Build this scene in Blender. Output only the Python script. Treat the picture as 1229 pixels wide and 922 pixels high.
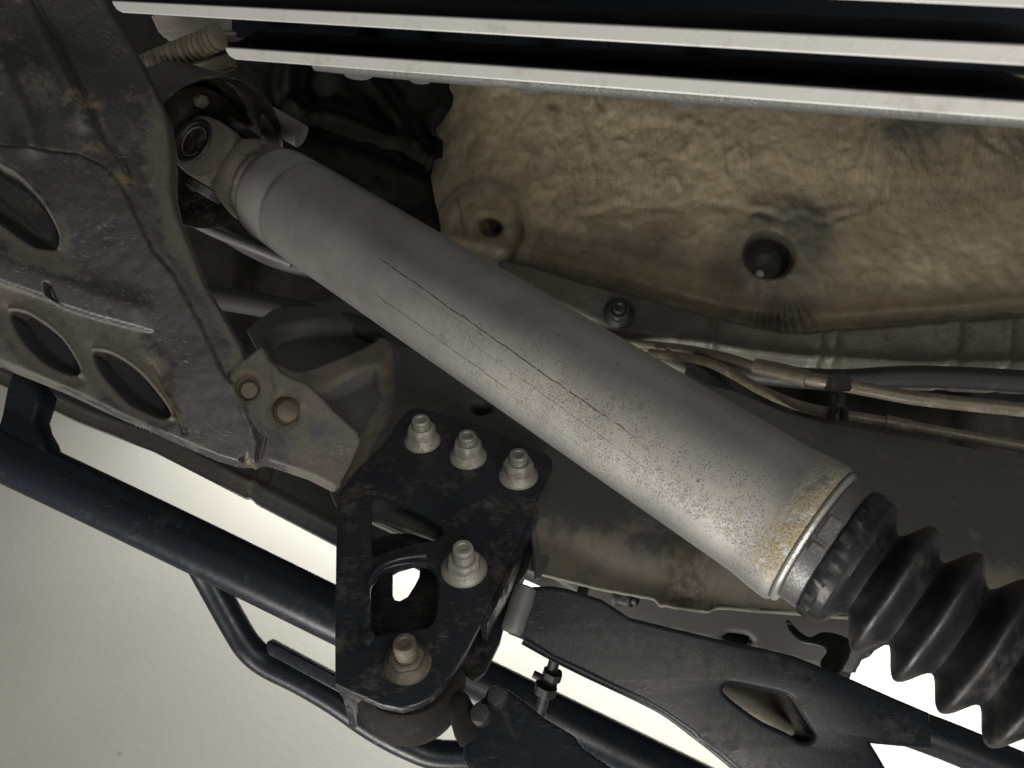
import bpy, bmesh, math, random
import numpy as np
from mathutils import Vector, Matrix

random.seed(7)
rng = np.random.RandomState(11)
for o in list(bpy.data.objects):
    bpy.data.objects.remove(o, do_unlink=True)
S = bpy.context.scene
COL = S.collection

# ------------------------------------------------------------------ camera
FOC = 946.0                      # focal length in photo pixels (1229 wide)
CAM = Vector((0, 0, 1.5))
RT = Vector((1, 0, 0))
UP = Vector((0, -0.6, -0.8))     # the phone was held upside down under the car
FW = Vector((0, -0.8, 0.6))
cd = bpy.data.cameras.new('camera')
cam = bpy.data.objects.new('camera', cd)
COL.objects.link(cam)
cam.matrix_world = Matrix(((1, 0, 0, CAM.x), (0, -0.6, 0.8, CAM.y), (0, -0.8, -0.6, CAM.z), (0, 0, 0, 1)))
cd.sensor_width = 36
cd.lens = 36 * FOC / 1229
cd.clip_start = 0.02
cd.clip_end = 60
cd.dof.use_dof = True
cd.dof.focus_distance = 0.55
cd.dof.aperture_fstop = 16
S.camera = cam

# ------------------------------------------------------------------ light
wd = bpy.data.worlds.new('World')
S.world = wd
wd.use_nodes = True
wd.node_tree.nodes['Background'].inputs[0].default_value = (0.97, 0.97, 0.93, 1)
wd.node_tree.nodes['Background'].inputs[1].default_value = 0.12


def area(name, loc, target, sx, sy, power, col, along=None):
    l = bpy.data.lights.new(name, 'AREA')
    l.shape = 'RECTANGLE'
    l.size = sx
    l.size_y = sy
    l.energy = power
    l.color = col
    o = bpy.data.objects.new(name, l)
    COL.objects.link(o)
    o.location = loc
    d = Vector(target) - Vector(loc)
    zz = -d.normalized()
    xx = Vector(along or (1, 0, 0))
    xx = (xx - zz * xx.dot(zz)).normalized()
    yy = zz.cross(xx)
    o.matrix_world = Matrix(((xx.x, yy.x, zz.x, loc[0]), (xx.y, yy.y, zz.y, loc[1]), (xx.z, yy.z, zz.z, loc[2]), (0, 0, 0, 1)))
    return o


# row of strip lamps hung above the far side of the car, washing the ceiling
area('ceiling_strip_lamp', (1.0, -3.1, 3.60), (1.0, -2.9, 4.5), 5.2, 0.25, 215, (1.0, 0.99, 0.95), (4.7, 2.2, 0))
# lamp high up in the open bay beside the car
area('bay_lamp', (-0.9, 1.5, 3.0), (0, -0.2, 1.8), 1.2, 0.4, 75, (1.0, 0.97, 0.90))
# inspection lamp held beside the phone
area('inspection_lamp', tuple(CAM + RT * 0.15 - UP * 0.29 - FW * 0.12), tuple(CAM + RT * 0.02 + FW * 0.52), 0.20, 0.10, 2.6, (1.0, 0.97, 0.91))
# added fill shining up from below in place of floor bounce
area('floor_bounce_fill', (0.35, 0.50, 0.75), (0.1, -0.6, 1.85), 0.5, 0.35, 4.8, (1.0, 0.96, 0.88))

S.view_settings.view_transform = 'Standard'
S.view_settings.look = 'None'
S.view_settings.gamma = 1
S.view_settings.exposure = 0.0
S.view_settings.use_curve_mapping = False
S.render.engine = 'CYCLES'
S.cycles.max_bounces = 5
S.cycles.diffuse_bounces = 3
S.cycles.glossy_bounces = 2
S.cycles.transmission_bounces = 0
S.render.resolution_x = 1024
S.render.resolution_y = 768


# ------------------------------------------------------------------ geometry helpers
def ray(px, py):
    return RT * ((px - 614.5) / FOC) + UP * ((461.0 - py) / FOC) + FW


def P(px, py, d):
    return CAM + ray(px, py) * d


class Plane:
    """A flat construction plane; n points to the viewer's side."""
    def __init__(s, o, n, e1=None):
        s.o = Vector(o)
        s.n = Vector(n).normalized()
        if s.n.dot(CAM - s.o) < 0:
            s.n = -s.n
        e = Vector(e1) if e1 else RT
        s.e1 = (e - s.n * e.dot(s.n)).normalized()
        s.e2 = s.n.cross(s.e1)

    def hit(s, px, py):
        r = ray(px, py)
        return CAM + r * ((s.o - CAM).dot(s.n) / r.dot(s.n))

    def uv(s, px, py):
        q = s.hit(px, py) - s.o
        return (q.dot(s.e1), q.dot(s.e2))

    def w(s, u, v, h=0.0):
        return s.o + s.e1 * u + s.e2 * v + s.n * h

    def shift(s, h):
        return Plane(s.o + s.n * h, s.n, s.e1)


def plane3(a, b, c):
    A, B, C_ = P(*a), P(*b), P(*c)
    return Plane(A, (B - A).cross(C_ - A))


def hplane(z):
    return Plane(CAM + Vector((0, -0.3, z)), (0, 0, -1))


def smooth_poly(pts, n=6, closed=True):
    pts = [Vector(p) for p in pts]
    N = len(pts)
    out = []
    rngi = range(N) if closed else range(N - 1)
    for i in rngi:
        if closed:
            p0, p1, p2, p3 = pts[i - 1], pts[i], pts[(i + 1) % N], pts[(i + 2) % N]
        else:
            p0, p1, p2, p3 = pts[max(i - 1, 0)], pts[i], pts[i + 1], pts[min(i + 2, N - 1)]
        for k in range(n):
            t = k / n
            out.append(0.5 * ((2 * p1) + (p2 - p0) * t + (2 * p0 - 5 * p1 + 4 * p2 - p3) * t * t
                              + (3 * p1 - p0 - 3 * p2 + p3) * t ** 3))
    if not closed:
        out.append(pts[-1])
    return out


def thing(name, label, cat, loc, group=None):
    o = bpy.data.objects.new(name, None)
    COL.objects.link(o)
    o.empty_display_size = 0.02
    o.location = loc
    tag(o, label, cat, group)
    return o


def tag(o, label, cat, group=None):
    o['label'] = label
    o['category'] = cat
    if group:
        o['group'] = group
    return o


def root_loc(o):
    v = Vector((0, 0, 0))
    while o is not None:
        v += o.location
        o = o.parent
    return v


def link_mesh(name, me, mat, parent=None, smooth=True):
    """me holds world coordinates; it is moved into the parent's space."""
    o = bpy.data.objects.new(name, me)
    COL.objects.link(o)
    if parent is not None:
        o.parent = parent
        me.transform(Matrix.Translation(-root_loc(parent)))
    if mat:
        me.materials.append(mat)
    if smooth:
        me.polygons.foreach_set('use_smooth', [True] * len(me.polygons))
    me.update()
    return o


def mesh(name, verts, faces, mat, parent=None, smooth=True, attrs=None, sharp=None):
    me = bpy.data.meshes.new(name)
    me.from_pydata([tuple(v) for v in verts], [], faces)
    if attrs:
        for k, vals in attrs.items():
            a = me.attributes.new(k, 'FLOAT', 'POINT')
            a.data.foreach_set('value', np.asarray(vals, dtype=np.float32))
    bm = bmesh.new()
    bm.from_mesh(me)
    bmesh.ops.recalc_face_normals(bm, faces=bm.faces)
    bm.to_mesh(me)
    bm.free()
    o = link_mesh(name, me, mat, parent, smooth)
    if sharp and smooth:
        me.set_sharp_from_angle(angle=math.radians(sharp))
    return o


def plate(name, pl, outline, holes=(), thick=0.005, bevel=0.0008, mat=None, parent=None, smooth_n=0):
    """Plate with holes; outline and holes in photo pixels on plane pl (front face)."""
    cu = bpy.data.curves.new('tmp', 'CURVE')
    cu.dimensions = '2D'
    cu.fill_mode = 'BOTH'
    cu.extrude = thick / 2 - bevel
    cu.bevel_depth = bevel
    cu.bevel_resolution = 2
    cu.offset = -bevel
    for poly in [outline] + list(holes):
        pts = [Vector((*pl.uv(*p), 0)) for p in poly]
        sp = cu.splines.new('POLY')
        sp.points.add(len(pts) - 1)
        for i, p in enumerate(pts):
            sp.points[i].co = (p.x, p.y, 0, 1)
        sp.use_cyclic_u = True
    ob = bpy.data.objects.new('tmp', cu)
    COL.objects.link(ob)
    dg = bpy.context.evaluated_depsgraph_get()
    me = bpy.data.meshes.new_from_object(ob.evaluated_get(dg))
    bpy.data.objects.remove(ob, do_unlink=True)
    bpy.data.curves.remove(cu)
    c = pl.o - pl.n * (thick / 2)
    M = Matrix(((pl.e1.x, pl.e2.x, pl.n.x, c.x), (pl.e1.y, pl.e2.y, pl.n.y, c.y),
                (pl.e1.z, pl.e2.z, pl.n.z, c.z), (0, 0, 0, 1)))
    me.transform(M)
    me.name = name
    me.materials.clear()
    bm = bmesh.new()
    bm.from_mesh(me)
    bmesh.ops.remove_doubles(bm, verts=bm.verts, dist=1e-6)
    bmesh.ops.recalc_face_normals(bm, faces=bm.faces)
    bm.to_mesh(me)
    bm.free()
    o = link_mesh(name, me, mat, parent, True)
    me.set_sharp_from_angle(angle=math.radians(35))
    return o


def rp(poly, n=5):
    return [(v.x, v.y) for v in smooth_poly([(a, b, 0) for a, b in poly], n)]


def ellipse(cx, cy, a, b, rot, n=32):
    c, s = math.cos(math.radians(rot)), math.sin(math.radians(rot))
    return [(cx + a * math.cos(t) * c - b * math.sin(t) * s, cy + a * math.cos(t) * s + b * math.sin(t) * c)
            for t in [2 * math.pi * k / n for k in range(n)]]


# numpy value noise -------------------------------------------------
def vnoise(x, y, seed):
    r = np.random.RandomState(seed).rand(64, 64)
    xi = np.floor(x).astype(int)
    yi = np.floor(y).astype(int)
    fx = x - xi
    fy = y - yi
    fx = fx * fx * (3 - 2 * fx)
    fy = fy * fy * (3 - 2 * fy)
    a = r[xi % 64, yi % 64]
    b = r[(xi + 1) % 64, yi % 64]
    c = r[xi % 64, (yi + 1) % 64]
    d = r[(xi + 1) % 64, (yi + 1) % 64]
    return (a * (1 - fx) + b * fx) * (1 - fy) + (c * (1 - fx) + d * fx) * fy - 0.5


def fbm(x, y, seed, octv=4):
    t = 0
    a = 1.0
    for k in range(octv):
        t = t + a * vnoise(x * 2 ** k + 13.1 * k, y * 2 ** k + 7.7 * k, seed + k)
        a *= 0.5
    return t


def sstep(a, b, x):
    t = np.clip((x - a) / (b - a), 0, 1)
    return t * t * (3 - 2 * t)


def sdf(poly, X, Y):
    """signed distance to a polygon, negative inside"""
    d = np.full(X.shape, 1e9)
    ins = np.zeros(X.shape, bool)
    n = len(poly)
    for i in range(n):
        ax, ay = poly[i]
        bx, by = poly[(i + 1) % n]
        ex, ey = bx - ax, by - ay
        L = ex * ex + ey * ey + 1e-18
        t = np.clip(((X - ax) * ex + (Y - ay) * ey) / L, 0, 1)
        d = np.minimum(d, (X - ax - t * ex) ** 2 + (Y - ay - t * ey) ** 2)
        if ay != by:
            c = ((ay > Y) != (by > Y)) & (X < (bx - ax) * (Y - ay) / (by - ay) + ax)
            ins ^= c
    d = np.sqrt(d)
    return np.where(ins, -d, d)


def pdist(line, X, Y):
    d = np.full(X.shape, 1e9)
    for (ax, ay), (bx, by) in zip(line[:-1], line[1:]):
        ex, ey = bx - ax, by - ay
        L = ex * ex + ey * ey + 1e-18
        t = np.clip(((X - ax) * ex + (Y - ay) * ey) / L, 0, 1)
        d = np.minimum(d, (X - ax - t * ex) ** 2 + (Y - ay - t * ey) ** 2)
    return np.sqrt(d)


class Sheet:
    """Pressed sheet metal: a fine grid on a plane with relief h (metres), clipped to an outline."""
    def __init__(s, pl, outline, step, margin=0.003):
        s.pl = pl
        s.poly = [pl.uv(*p) for p in outline]
        us = [p[0] for p in s.poly]
        vs = [p[1] for p in s.poly]
        nu = int((max(us) - min(us) + 4 * margin) / step) + 2
        nv = int((max(vs) - min(vs) + 4 * margin) / step) + 2
        u = min(us) - 2 * margin + step * np.arange(nu)
        v = min(vs) - 2 * margin + step * np.arange(nv)
        s.X, s.Y = np.meshgrid(u, v)
        s.step = step
        s.margin = margin
        s.h = np.zeros(s.X.shape)
        s.d = sdf(s.poly, s.X, s.Y)
        s.attrs = {}

    def px(s, poly):
        return [s.pl.uv(*p) for p in poly]

    def sd(s, poly):
        return sdf(s.px(poly), s.X, s.Y)

    def ld(s, line):
        return pdist(s.px(line), s.X, s.Y)

    def lip_hole(s, poly, flare, deep, lipd=(0.75, 0.66), lip=0.0020):
        # pressed hole: a raised lip on one side, a soft roll-in on the other
        d = s.sd(poly)
        gy, gx = np.gradient(d, s.step)
        k = np.clip(gx * lipd[0] + gy * lipd[1], -1, 1)
        up = sstep(-0.15, 0.5, k)
        wall = 0.0020 + 0.011 * (1 - up)
        s.h -= deep * 0.12 * sstep(flare, 0, d) ** 1.6 * (1 - up)
        s.h += lip * np.exp(-((d - 0.0008) / 0.0012) ** 2) * up
        s.h -= deep * sstep(0.0, 1.0, np.clip(-d / wall, 0, 1))
        return d

    def hole(s, poly, flare, deep, wall=0.003):
        d = s.sd(poly)
        s.h -= deep * 0.16 * sstep(flare, 0, d) ** 1.6
        s.h -= deep * sstep(0.0, -wall, d)
        return d

    def build(s, name, mat, parent=None, lip=0.01, lip_r=0.003, back=0.0):
        m = s.margin
        h = s.h - lip * sstep(-lip_r, m, s.d) ** 1.5
        # pull the outermost vertices onto the outline
        gy, gx = np.gradient(s.d, s.step)
        over = np.clip(s.d - m, 0, None)
        X = s.X - gx * over
        Y = s.Y - gy * over
        nv, nu = X.shape
        keep = s.d <= m
        fk = keep[:-1, :-1] | keep[1:, :-1] | keep[:-1, 1:] | keep[1:, 1:]
        idx = np.arange(nv * nu).reshape(nv, nu)
        q = np.stack([idx[:-1, :-1], idx[:-1, 1:], idx[1:, 1:], idx[1:, :-1]], -1)[fk]
        used = np.unique(q)
        remap = -np.ones(nv * nu, int)
        remap[used] = np.arange(len(used))
        q = remap[q]
        pl = s.pl
        co = (np.array(pl.o)[None] + X.ravel()[used, None] * np.array(pl.e1)[None]
              + Y.ravel()[used, None] * np.array(pl.e2)[None] + h.ravel()[used, None] * np.array(pl.n)[None])
        if back:      # a second skin behind, joined along the rim
            n0 = len(co)
            co = np.concatenate([co, co - back * np.array(pl.n)[None]])
            ed = np.concatenate([q[:, [i, (i + 1) % 4]] for i in range(4)])
            es = np.sort(ed, 1)
            key = es[:, 0].astype(np.int64) * n0 + es[:, 1]
            _, first, cnt = np.unique(key, return_index=True, return_counts=True)
            be = ed[first[cnt == 1]]
            q = np.concatenate([q, q[:, ::-1] + n0, np.stack([be[:, 1], be[:, 0], be[:, 0] + n0, be[:, 1] + n0], -1)])
        me = bpy.data.meshes.new(name)
        me.vertices.add(len(co))
        me.vertices.foreach_set('co', co.astype(np.float32).ravel())
        me.loops.add(q.size)
        me.loops.foreach_set('vertex_index', q.ravel().astype(np.int32))
        me.polygons.add(len(q))
        me.polygons.foreach_set('loop_start', np.arange(0, q.size, 4, dtype=np.int32))
        me.update(calc_edges=True)
        me.validate()
        for k, a in s.attrs.items():
            at = me.attributes.new(k, 'FLOAT', 'POINT')
            vals = a.ravel()[used].astype(np.float32)
            at.data.foreach_set('value', np.concatenate([vals, vals]) if back else vals)
        return link_mesh(name, me, mat, parent, True)


def frame_for(a):
    a = Vector(a).normalized()
    return a


def tube(name, path, rad, mat, parent=None, seg=14, n=6, cap=True, attrs=None):
    """Round tube along world points; rad is a number or a function of arc length s and total length."""
    pts = smooth_poly(path, n, False) if n > 1 else [Vector(p) for p in path]
    T = []
    for i in range(len(pts)):
        T.append((pts[min(i + 1, len(pts) - 1)] - pts[max(i - 1, 0)]).normalized())
    ref = Vector((0.31, 0.2, 0.93))
    nrm = (ref - T[0] * ref.dot(T[0])).normalized()
    V, Fc = [], []
    s = 0
    tot = sum((pts[i + 1] - pts[i]).length for i in range(len(pts) - 1))
    for i, p in enumerate(pts):
        if i:
            s += (p - pts[i - 1]).length
        nrm = (nrm - T[i] * nrm.dot(T[i])).normalized()
        b = T[i].cross(nrm)
        r = rad(s, tot) if callable(rad) else rad
        for k in range(seg):
            t = 2 * math.pi * k / seg
            V.append(p + (nrm * math.cos(t) + b * math.sin(t)) * r)
    for i in range(len(pts) - 1):
        for k in range(seg):
            a, b2 = i * seg + k, i * seg + (k + 1) % seg
            Fc.append((a, b2, b2 + seg, a + seg))
    if cap:
        Fc.append(tuple(range(seg - 1, -1, -1)))
        Fc.append(tuple(range((len(pts) - 1) * seg, len(pts) * seg)))
    return mesh(name, V, Fc, mat, parent, True, sharp=50)


def lathe(name, o, a, prof, mat, parent=None, seg=48, e1=None, rfun=None, cap=True, sharp=40):
    """Surface of revolution: prof = [(s, r)...] along axis a from o. Attributes ax, an (arc length)."""
    a = Vector(a).normalized()
    e = Vector(e1) if e1 else (CAM - Vector(o))
    e = (e - a * e.dot(a)).normalized()
    f = a.cross(e)
    V, Fc, ax, an = [], [], [], []
    for s, r in prof:
        for k in range(seg):
            t = -math.pi + 2 * math.pi * (k + 0.0) / seg
            rr = rfun(s, r, t) if rfun else r
            V.append(Vector(o) + a * s + (e * math.cos(t) + f * math.sin(t)) * rr)
            ax.append(s)
            an.append(t)
    n = len(prof)
    for i in range(n - 1):
        for k in range(seg):
            b, c = i * seg + k, i * seg + (k + 1) % seg
            Fc.append((b, c, c + seg, b + seg))
    if cap:
        Fc.append(tuple(range(seg - 1, -1, -1)))
        Fc.append(tuple(range((n - 1) * seg, n * seg)))
    return mesh(name, V, Fc, mat, parent, True, {'ax': ax, 'an': an}, sharp)


def box(name, o, ex, ey, ez, mat, parent=None, bevel=0.001):
    """Box from corner o along three edge vectors."""
    o = Vector(o)
    bm = bmesh.new()
    vs = [bm.verts.new(o + ex * i + ey * j + ez * k) for k in (0, 1) for j in (0, 1) for i in (0, 1)]
    for f in ((0, 1, 3, 2), (4, 6, 7, 5), (0, 4, 5, 1), (2, 3, 7, 6), (0, 2, 6, 4), (1, 5, 7, 3)):
        bm.faces.new([vs[i] for i in f])
    bmesh.ops.recalc_face_normals(bm, faces=bm.faces)
    if bevel:
        bmesh.ops.bevel(bm, geom=list(bm.edges), offset=bevel, segments=2, affect='EDGES')
    me = bpy.data.meshes.new(name)
    bm.to_mesh(me)
    bm.free()
    ob = link_mesh(name, me, mat, parent, True)
    me.set_sharp_from_angle(angle=math.radians(35))
    return ob


# ------------------------------------------------------------------ materials
class NT:
    def __init__(s, name):
        s.m = bpy.data.materials.new(name)
        s.m.use_nodes = True
        s.t = s.m.node_tree
        s.b = s.t.nodes['Principled BSDF']
        s.tc = s.t.nodes.new('ShaderNodeTexCoord').outputs['Object']

    def n(s, ty, **kw):
        nd = s.t.nodes.new(ty)
        for k, v in kw.items():
            setattr(nd, k, v)
        return nd

    def set(s, sock, v):
        if hasattr(v, 'is_linked') or isinstance(v, bpy.types.NodeSocket):
            s.t.links.new(v, sock)
        else:
            if sock.type == 'RGBA' and len(v) == 3:
                v = (*v, 1)
            sock.default_value = v

    def noise(s, scale, detail=4, rough=0.6, vec=None, dist=0.0):
        nd = s.n('ShaderNodeTexNoise')
        s.set(nd.inputs['Vector'], vec if vec is not None else s.tc)
        nd.inputs['Scale'].default_value = scale
        nd.inputs['Detail'].default_value = detail
        nd.inputs['Roughness'].default_value = rough
        nd.inputs['Distortion'].default_value = dist
        return nd.outputs['Fac']

    def voro(s, scale, vec=None, feature='F1'):
        nd = s.n('ShaderNodeTexVoronoi', feature=feature)
        s.set(nd.inputs['Vector'], vec if vec is not None else s.tc)
        nd.inputs['Scale'].default_value = scale
        return nd.outputs['Distance']

    def map(s, vec, scale=(1, 1, 1), rot=(0, 0, 0), loc=(0, 0, 0)):
        nd = s.n('ShaderNodeMapping')
        s.set(nd.inputs['Vector'], vec)
        nd.inputs['Scale'].default_value = scale
        nd.inputs['Rotation'].default_value = rot
        nd.inputs['Location'].default_value = loc
        return nd.outputs['Vector']

    def math(s, op, a, b=0.0, c=None, clamp=False):
        nd = s.n('ShaderNodeMath', operation=op, use_clamp=clamp)
        s.set(nd.inputs[0], a)
        s.set(nd.inputs[1], b)
        if c is not None:
            s.set(nd.inputs[2], c)
        return nd.outputs[0]

    def step(s, v, lo, hi, a=0.0, b=1.0):
        nd = s.n('ShaderNodeMapRange', interpolation_type='SMOOTHSTEP')
        s.set(nd.inputs[0], v)
        nd.inputs[1].default_value = lo
        nd.inputs[2].default_value = hi
        nd.inputs[3].default_value = a
        nd.inputs[4].default_value = b
        return nd.outputs[0]

    def mix(s, f, a, b):
        nd = s.n('ShaderNodeMix', data_type='RGBA')
        s.set(nd.inputs['Factor'], f)
        s.set(nd.inputs['A'] if False else nd.inputs[6], a)
        s.set(nd.inputs[7], b)
        return nd.outputs[2]

    def attr(s, name):
        nd = s.n('ShaderNodeAttribute', attribute_name=name)
        return nd.outputs['Fac']

    def bump(s, h, strength, dist=0.001):
        nd = s.n('ShaderNodeBump')
        s.set(nd.inputs['Height'], h)
        nd.inputs['Strength'].default_value = strength
        nd.inputs['Distance'].default_value = dist
        s.set(s.b.inputs['Normal'], nd.outputs[0])

    def out(s, col, rough, metal=0.0, spec=0.5):
        s.set(s.b.inputs['Base Color'], col)
        s.set(s.b.inputs['Roughness'], rough)
        s.set(s.b.inputs['Metallic'], metal)
        s.b.inputs['Specular IOR Level'].default_value = spec
        return s.m

    def streaks(s, dens=0.66, rot=0.4, fine=60.0, vec=None):
        """short thin scratches in a few directions (0..1)"""
        tot = None
        for k, (r, r2) in enumerate(((rot, 0.3), (rot + 1.1, -0.6), (rot - 0.8, 1.2))):
            v = s.map(vec if vec is not None else s.tc, (fine * 1.3, fine * 16, fine * 7), (r2, r * 0.5, r), (k * 3.1, k, 0))
            f = s.noise(1.0, 1.5, 0.5, v)
            f = s.step(f, dens, dens + 0.05)
            tot = f if tot is None else s.math('MAXIMUM', tot, f)
        return tot


def grime(name, base, dust, amt=0.5, scale=30, rough=(0.45, 0.8), metal=0.0, bump=0.25, scratch=0.0,
          scratch_col=(0.35, 0.33, 0.29), rust=(0.12, 0.05, 0.02), speck=0.3, dens=0.68, spec=0.5):
    t = NT(name)
    n1 = t.noise(scale, 4, 0.62)
    n2 = t.noise(scale * 5.3, 3, 0.65)
    n3 = t.noise(scale * 22, 2, 0.6)
    f = t.math('ADD', n1, t.math('MULTIPLY', t.math('SUBTRACT', n2, 0.5), 0.5))
    f = t.math('ADD', f, t.math('MULTIPLY', t.attr('dirt'), 0.5))
    f = t.step(f, 0.66 - 0.36 * amt, 0.96 - 0.36 * amt)
    col = t.mix(f, base, dust)
    # tonal speckle
    col2 = t.mix(0.5, col, (0.0, 0.0, 0.0))
    sp = t.step(n3, 0.40, 0.62)
    col = t.mix(t.math('MULTIPLY', t.math('SUBTRACT', 1.0, sp), speck), col, col2)
    ru = t.math('MULTIPLY', t.attr('rust'), t.step(n2, 0.36, 0.6), clamp=True)
    col = t.mix(ru, col, rust)
    col = t.mix(t.attr('inside'), col, (0.011, 0.0115, 0.013))  # shade put into the colour of the pressed hole recesses
    if scratch > 0:
        sc = t.math('MULTIPLY', t.streaks(dens), scratch)
        sc = t.math('MULTIPLY', sc, t.step(n1, 0.40, 0.58))
        sc = t.math('MULTIPLY', sc, t.math('SUBTRACT', 1.0, t.attr('inside'), clamp=True))
        col = t.mix(sc, col, scratch_col)
    rg = t.math('ADD', t.math('MULTIPLY', f, rough[1] - rough[0]), rough[0])
    rg = t.math('ADD', rg, t.math('MULTIPLY', t.math('SUBTRACT', n2, 0.5), 0.25))
    rg = t.math('ADD', rg, t.math('MULTIPLY', t.attr('inside'), 0.4), clamp=True)
    hgt = t.math('ADD', n2, t.math('MULTIPLY', n3, 0.6))
    t.bump(hgt, bump, 0.0012)
    return t.out(col, rg, metal, spec)


M = {}
M['black'] = grime('worn_black_paint', (0.012, 0.0135, 0.018), (0.060, 0.055, 0.046), 0.47, 38, (0.36, 0.8), 0, 0.12, 0.30,
                   (0.16, 0.15, 0.13), spec=0.42)
M['black_clean'] = grime('black_paint', (0.010, 0.0125, 0.019), (0.028, 0.029, 0.032), 0.30, 30, (0.36, 0.6), 0, 0.10, 0.25,
                         (0.10, 0.10, 0.09), spec=0.3)
M['arm'] = grime('arm_black_paint', (0.008, 0.0092, 0.013), (0.032, 0.031, 0.031), 0.33, 30, (0.42, 0.75), 0, 0.12, 0.35,
                 (0.08, 0.08, 0.078), spec=0.3)
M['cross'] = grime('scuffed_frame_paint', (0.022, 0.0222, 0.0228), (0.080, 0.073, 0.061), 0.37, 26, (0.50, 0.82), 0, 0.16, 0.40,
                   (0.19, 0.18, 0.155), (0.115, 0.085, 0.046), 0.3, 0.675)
M['frame'] = grime('dusty_frame_paint', (0.075, 0.076, 0.075), (0.170, 0.152, 0.122), 0.22, 18, (0.55, 0.85), 0, 0.10, 0.05,
                   (0.12, 0.11, 0.10), (0.058, 0.036, 0.024), 0.2)
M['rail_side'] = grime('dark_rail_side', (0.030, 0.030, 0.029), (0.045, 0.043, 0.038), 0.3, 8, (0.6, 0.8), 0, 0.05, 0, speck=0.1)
M['hidden'] = grime('dark_backing', (0.014, 0.0135, 0.013), (0.035, 0.031, 0.026), 0.4, 15, (0.6, 0.9), 0, 0.4)
M['sill'] = grime('grey_sill_paint', (0.120, 0.121, 0.117), (0.14, 0.132, 0.112), 0.4, 14, (0.35, 0.6), 0, 0.1, 0.1)
M['tan'] = None
M['mat'] = grime('black_tar_mat', (0.005, 0.005, 0.005), (0.012, 0.0115, 0.010), 0.35, 25, (0.7, 0.9), 0, 0.25, spec=0.1)
M['flange'] = grime('flange_paint', (0.058, 0.054, 0.042), (0.095, 0.084, 0.062), 0.45, 20, (0.5, 0.85), 0, 0.3, 0.2)
M['rubber'] = grime('boot_rubber', (0.0065, 0.0068, 0.0085), (0.026, 0.025, 0.024), 0.42, 26, (0.46, 0.7), 0, 0.16, 0.15, (0.05, 0.05, 0.05), spec=0.38)
M['rubber_dirty'] = grime('dusty_rubber', (0.020, 0.019, 0.018), (0.10, 0.085, 0.06), 0.5, 60, (0.5, 0.8), 0, 0.35)
M['shell'] = grime('greasy_shell', (0.012, 0.0115, 0.011), (0.045, 0.038, 0.028), 0.45, 50, (0.75, 0.95), 0, 0.3, spec=0.12)
M['zinc'] = grime('dusty_zinc', (0.29, 0.278, 0.245), (0.18, 0.16, 0.125), 0.5, 110, (0.42, 0.75), 0.35, 0.35, 0.25,
                  (0.5, 0.48, 0.42))
M['iron'] = grime('cast_iron_yoke', (0.165, 0.148, 0.118), (0.10, 0.084, 0.060), 0.45, 70, (0.5, 0.8), 0.15, 0.35)
M['bolt'] = grime('old_bolt', (0.10, 0.088, 0.068), (0.17, 0.135, 0.09), 0.5, 120, (0.45, 0.8), 0.3, 0.5)
M['rustbolt'] = grime('rusty_bolt', (0.085, 0.062, 0.042), (0.13, 0.10, 0.07), 0.5, 120, (0.6, 0.9), 0.1, 0.7)
M['line'] = grime('brake_line_coating', (0.110, 0.092, 0.066), (0.19, 0.162, 0.118), 0.5, 50, (0.4, 0.75), 0.1, 0.25)
M['hose'] = grime('dusty_hose', (0.11, 0.095, 0.07), (0.20, 0.17, 0.12), 0.5, 60, (0.5, 0.85), 0, 0.3)
M['plastic'] = grime('pale_plastic', (0.15, 0.14, 0.125), (0.11, 0.095, 0.07), 0.45, 40, (0.5, 0.8), 0, 0.2)
M['clip'] = grime('black_clip', (0.011, 0.012, 0.013), (0.05, 0.045, 0.036), 0.36, 80, (0.55, 0.75), 0, 0.2)
M['band'] = grime('steel_band', (0.17, 0.17, 0.175), (0.11, 0.10, 0.09), 0.4, 90, (0.33, 0.6), 0.7, 0.2, 0.3)
M['ring'] = grime('bright_ring', (0.30, 0.295, 0.28), (0.20, 0.18, 0.15), 0.35, 120, (0.3, 0.6), 0.5, 0.2)
M['fin'] = grime('machined_aluminium_edge', (0.48, 0.475, 0.46), (0.34, 0.33, 0.31), 0.36, 35, (0.42, 0.55), 0.25, 0.08, 0.3,
                 (0.25, 0.23, 0.2), speck=0.05)
M['fin_black'] = grime('fin_black_paint', (0.0030, 0.0040, 0.0065), (0.005, 0.006, 0.008), 0.3, 30, (0.7, 0.9), 0, 0.05, spec=0.12)
M['casting'] = grime('grey_casting', (0.085, 0.085, 0.083), (0.07, 0.062, 0.05), 0.4, 40, (0.5, 0.8), 0.2, 0.4)


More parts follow.
